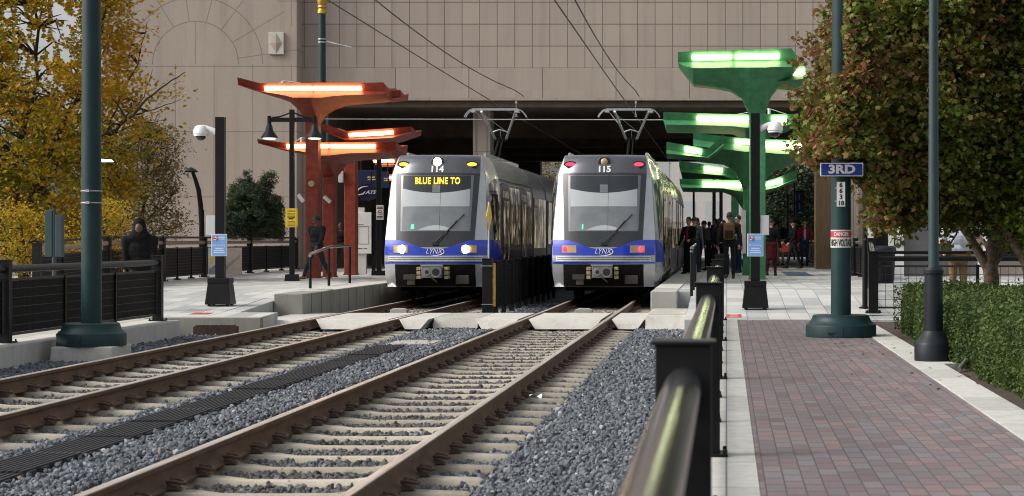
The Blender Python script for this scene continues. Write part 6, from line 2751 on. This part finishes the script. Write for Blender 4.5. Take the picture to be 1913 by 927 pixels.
lM = hide(lM, [(1522, 1623, 293, 600, 28.2), (1735, 1755, -50, 700, 22.5), (1548, 1577, -60, 140, 27.7)])
qx = 1357 + lM[:, 0] / lM[:, 1] * F
qy = 446 - (lM[:, 2] - EYE) / lM[:, 1] * F
patch = np.sin(lM[:, 0] * 3.1 + lM[:, 2] * 2.3) + np.sin(lM[:, 1] * 2.7 - lM[:, 2] * 3.7)
pickM = rng.random(len(lM)) < np.clip(.24 - (qx - 1560) / 600 - np.maximum(0, qy - 150) / 420 + .24 * patch, .02, .75)
B = lambda px, py, d=30.6: tuple(P(px, py, d))
base = P(1852, 560, 31.0)
base.z = -.03
tree('maple_tree', 'large autumn maple with olive and reddish leaves leaning over the danger-banded pole', tuple(base), lM, (.055, .12), [M['leaf_maple'], M['leaf_russet']],
     [([(base.x, 31, -.1), B(1853, 520), B(1850, 490)], .135, .115),
      ([B(1845, 500), B(1822, 460), B(1795, 420), B(1765, 390, 30.5), B(1720, 350, 30), B(1660, 270, 29.5), B(1590, 190, 29)], .085, .02),
      ([B(1850, 495), B(1855, 440), B(1850, 380), B(1830, 290, 31.5), B(1810, 150, 31.5), B(1790, -40, 31)], .10, .025),
      ([B(1850, 470), B(1815, 430, 31.4), B(1790, 420, 31.6), B(1740, 330, 32), B(1680, 200, 32), B(1640, 60, 32)], .05, .015),
      ([B(1856, 490), B(1878, 455), B(1892, 440), B(1905, 360, 30.6), B(1890, 220, 30.6), B(1870, 60, 30)], .085, .02),
      ([B(1845, 420), B(1770, 300, 30.5), B(1700, 120, 30), B(1600, 40, 29.5)], .04, .012)],
     M['bark'], cM, 150, LEAF8, up=.35, pick=pickM)
polyN = [(1872, 405), (1856, 350), (1868, 300), (1855, 200), (1862, 100), (1835, -150), (2250, -150), (2300, 200), (2200, 440), (2000, 470), (1940, 455), (1900, 462), (1880, 440)]
cN, lN = crown_points(polyN, 28.5, 2.2, 1250, 60, .16)
B = lambda px, py, d=28.5: tuple(P(px, py, d))
base = P(1955, 600, 28.5)
base.z = -.03
tree('maple_tree', 'second maple at the right edge with greener leaves and a bare leaning trunk', tuple(base), lN, (.06, .12), M['leaf_green_maple'],
     [([(base.x, 28.5, -.1), B(1935, 530), B(1912, 480), B(1885, 440), B(1860, 410, 28.8), B(1845, 350, 29), B(1840, 280, 29)], .12, .03),
      ([B(1915, 485), B(1925, 420), B(1910, 380), B(1930, 240), B(1940, 60)], .07, .02),
      ([B(1935, 530), B(1990, 430), B(2050, 250), B(2080, 40)], .09, .02)],
     M['bark'], cN, 80, LEAF8, up=.35)

# yellow trees beyond the left fence
polyY = [(-190, -260), (240, -260), (236, -20), (262, 15), (282, 45), (270, 66), (244, 78), (262, 104), (250, 120), (262, 150), (330, 158), (352, 130), (362, 150), (338, 188), (300, 190), (262, 196),
         (300, 232), (312, 262), (255, 292), (236, 322), (300, 345), (292, 378), (246, 384), (200, 420), (150, 470), (-190, 480)]
cY, lY = crown_points(polyY, 50, 3.0, 1250, 56, .27)
# patches where the sky shows between the boughs
kx = 1357 + lY[:, 0] / lY[:, 1] * F
ky = 446 - (lY[:, 2] - EYE) / lY[:, 1] * F
gap = np.zeros(len(lY), bool)
for _ in range(60):
    gx_, gy_ = rng.normal(75, 36), rng.normal(70, 62)
    gap |= ((kx - gx_) / rng.uniform(3, 9)) ** 2 + ((ky - gy_) / rng.uniform(5, 14)) ** 2 < 1
for _ in range(12):
    gx_, gy_ = rng.normal(15, 20), rng.normal(235, 20)
    gap |= ((kx - gx_) / rng.uniform(5, 16)) ** 2 + ((ky - gy_) / rng.uniform(4, 10)) ** 2 < 1
thin = (kx > 225) & (rng.random(len(lY)) < np.clip((kx - 225) / 60, 0, .72))
lY = lY[~gap & ~thin]
B = lambda px, py, d=50: tuple(P(px, py, d))
base = P(45, 500, 50)
base.z = -.4
tree('autumn_tree', 'tall golden autumn tree with bare right-hand twigs against the pink wall', tuple(base), lY, (.09, .17), M['leaf_yellow'],
     [([(base.x, 50, -.5), B(48, 440), B(58, 380), B(80, 310)], .17, .11),
      ([B(50, 420), B(20, 330), B(45, 240), B(70, 150), B(60, -40)], .09, .03),
      ([B(62, 370), B(110, 300), B(200, 250), B(250, 215, 49), B(300, 165, 48.5), B(345, 135, 48)], .075, .012),
      ([B(80, 310), B(120, 230), B(160, 150), B(190, 60), B(205, -60)], .08, .02),
      ([B(200, 250), B(222, 190), B(258, 120), B(275, 40)], .03, .008),
      ([B(222, 232), B(270, 180), B(285, 130)], .02, .006), ([B(250, 215), B(300, 200), B(340, 185)], .02, .006),
      ([B(190, 255), B(260, 232), B(310, 225)], .025, .006), ([B(-40, 165), B(40, 172), B(120, 180)], .045, .015),
      ([B(110, 300), B(180, 310), B(250, 270), B(305, 240)], .03, .007)],
     M['bark_dark'], cY, 340, LEAF4, twig_r=.014)
polyZ = [(-300, 60), (-40, 30), (60, 170), (150, 200), (200, 260), (236, 330), (228, 420), (180, 485), (-300, 485)]
cZ, lZ = crown_points(polyZ, 58, 2.4, 620, 60, .40)
B = lambda px, py, d=58: tuple(P(px, py, d))
base = P(100, 500, 58)
base.z = -.4
tree('autumn_tree', 'olive green autumn tree standing behind the golden one', tuple(base), lZ, (.09, .16),
     leaf_mat('olive_yellow_leaves', [(0, (.03, .045, .008)), (.45, (.09, .095, .012)), (.8, (.22, .16, .016)), (1, (.36, .21, .02))], .4, .4),
     [([(base.x, 58, -.5), B(98, 420), B(80, 330), B(60, 240)], .15, .06), ([B(95, 410), B(140, 340), B(180, 280)], .07, .02), ([B(90, 380), B(40, 320), B(-20, 250)], .06, .02)],
     M['bark_dark'], cZ, 60)
polyB = [(238, 260), (262, 225), (300, 230), (330, 262), (318, 300), (332, 345), (312, 382), (352, 412), (330, 436), (300, 446), (225, 470), (228, 340)]
cB, lB = crown_points(polyB, 63, 1.6, 260, 55, .28)
B = lambda px, py, d=63: tuple(P(px, py, d))
base = P(262, 500, 63)
base.z = -.3
tree('brown_tree', 'thin brownish tree against the pink wall behind the hooded person', tuple(base), lB, (.06, .11), M['leaf_brown'],
     [([(base.x, 63, -.4), B(264, 420), B(272, 330), B(280, 240)], .10, .03), ([B(264, 420), B(310, 380), B(335, 350)], .04, .01), ([B(268, 380), B(240, 330), B(245, 270)], .04, .01)],
     M['bark_dark'], cB, 60)
for i, (poly, d0, px, lab, n) in enumerate([
        ([(-60, 400), (-20, 385), (40, 395), (90, 402), (128, 430), (135, 500), (-60, 510)], 44, 40, 'golden brown bush low behind the left mesh fence', 150),
        ([(172, 395), (215, 372), (236, 400), (240, 470), (232, 505), (150, 505), (150, 430)], 45, 195, 'yellow bush glimpsed right of the thick green pole', 80)]):
    c, l = crown_points(poly, d0, .9, n, 40, .20)
    base = P(px, 520, d0)
    base.z = -.2
    B = lambda px, py, d=d0: tuple(P(px, py, d))
    tree('autumn_bush', lab, tuple(base), l, (.05, .09), M['leaf_yellow'], [([tuple(base), B(px + 4, 450), B(px - 4, 410)], .05, .02), ([B(px, 480), B(px - 30, 430)], .03, .01), ([B(px, 480), B(px + 25, 430)], .03, .01)],
         M['bark_dark'], c, 25, cat='bush')
polyE = [(405, 445), (408, 410), (425, 380), (428, 356), (448, 340), (462, 318), (474, 345), (490, 335), (503, 322), (514, 326), (506, 360), (522, 372), (530, 410), (528, 445)]
cE, lE = crown_points(polyE, 66, 1.2, 800, 40, .085)
base = P(468, 470, 66)
base.z = .2
B = lambda px, py, d=66: tuple(P(px, py, d))
tree('evergreen_bush', 'dark green feathery evergreen behind the back fence between the camera pole and bell lamps', tuple(base), lE, (.05, .13), M['leaf_dark'],
     [([tuple(base), B(468, 420), B(464, 335)], .07, .02), ([B(468, 440), B(500, 390), B(508, 335)], .04, .01), ([B(468, 440), B(435, 390)], .04, .01)], M['bark_dark'], cE, 60, LEAF4 * np.array([.5, 1.3]), cat='bush')
# trees beyond the underpass
for poly, d0, mat, lab, n, base_px in [
        ([(1005, 268), (1060, 262), (1150, 270), (1165, 300), (1160, 470), (1000, 470)], 122, M['leaf_brown'], 'brownish yellow tree beyond the far end of the underpass', 220, 1080),
        ([(1425, 330), (1440, 318), (1490, 310), (1528, 322), (1535, 480), (1425, 480)], 116, M['leaf_dark'], 'dark tree behind the navy banner beyond the underpass', 900, 1480)]:
    c, l = crown_points(poly, d0, 2.5, n, 40, .42)
    base = P(base_px, 490, d0)
    base.z = -.2
    B = lambda px, py, d=d0: tuple(P(px, py, d))
    tree('far_tree', lab, tuple(base), l, (.12, .22), mat, [([tuple(base), B(base_px, 420), B(base_px + 8, 350)], .16, .05), ([B(base_px, 440), B(base_px - 25, 360)], .08, .02)], M['bark_dark'], c, 25)

# clipped hedge
t = thing('clipped_hedge', 'clipped dark green hedge of small glossy leaves in front of the maple trunks', 'hedge', (4.6, 22, -.03))
HX0, HX1, HY0, HY1, HZ = 2.50, 6.6, 12.5, 29.6, .67


def hx0(y):
    return HX0 + .05 * np.sin(y * 1.9) + .05 * np.sin(y * .7 + 1) + np.where(y > 27, (y - 27) * .05, 0)


def hz(x, y):
    return HZ + .05 * np.sin(x * 2.7 + y * 1.1) + .035 * np.sin(y * 2.2 - x)


N1, N2, N3 = 36000, 44000, 9000
y = HY0 + (HY1 - HY0) * rng.random(N1)
z = rng.uniform(-.02, 1, N1) * HZ
a = np.stack([hx0(y) + np.abs(rng.normal(0, .07, N1)) - .02 + .06 * (z / HZ) ** 3, y, z], 1)
x = rng.uniform(HX0, HX1, N2)
y = HY0 + (HY1 - HY0) * rng.random(N2)
b = np.stack([x, y, hz(x, y) - np.abs(rng.normal(0, .06, N2)) + .02], 1)
b = b[b[:, 0] > hx0(b[:, 1])]
x = rng.uniform(HX0, HX1, N3)
c = np.stack([x, HY1 + .03 * rng.normal(size=N3), rng.random(N3) * HZ], 1)
# stray shoots
kk = rng.choice(len(b), 2600)
s = b[kk] + np.abs(rng.normal(0, .06, (2600, 3))) * np.array([.3, .3, 1])
pts = np.concatenate([a, b, c, s])
leaves('leaves', pts, rng.uniform(.030, .060, len(pts)), M['leaf_hedge'], t, LEAF4 * np.array([.95, 1.0]), .35, off=t.location)
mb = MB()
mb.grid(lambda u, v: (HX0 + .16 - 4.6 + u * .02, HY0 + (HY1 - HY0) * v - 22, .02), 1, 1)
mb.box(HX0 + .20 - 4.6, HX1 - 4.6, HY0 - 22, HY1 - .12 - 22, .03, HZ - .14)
mb.build('light_block_core', pm('hedge_inside', (.012, .018, .008), .9, var=.4), t)  # hidden dark core added inside the hedge to block light
# fallen leaves on paving
n = 130
x = np.concatenate([rng.uniform(1.2, 2.33, 70), rng.uniform(2.36, 2.6, 60)])
y = np.concatenate([rng.uniform(17, 33, 70), rng.uniform(16, 33, 60)])
pts = np.stack([x, y, np.where(x < 2.0, .012, np.where(x < 2.34, .026, -.01))], 1)
o = leaves('fallen_leaves', pts, rng.uniform(.03, .06, n), M['leaf_brown'], None, LEAF8, 3.0)
tag(o, 'scattered fallen leaves on the brick walkway and its right kerb', 'leaves', kind='stuff')
# cable at the foot of the lamp post
mb = MB()
mb.tube([(2.42, 20.6, .0), (2.52, 20.9, .06), (2.6, 21.3, .08), (2.66, 21.7, .02)], .025, 8)
tag(mb.build('conduit', M['steel'], smooth=60), 'short curved grey conduit in the soil by the slender lamp post', 'conduit')
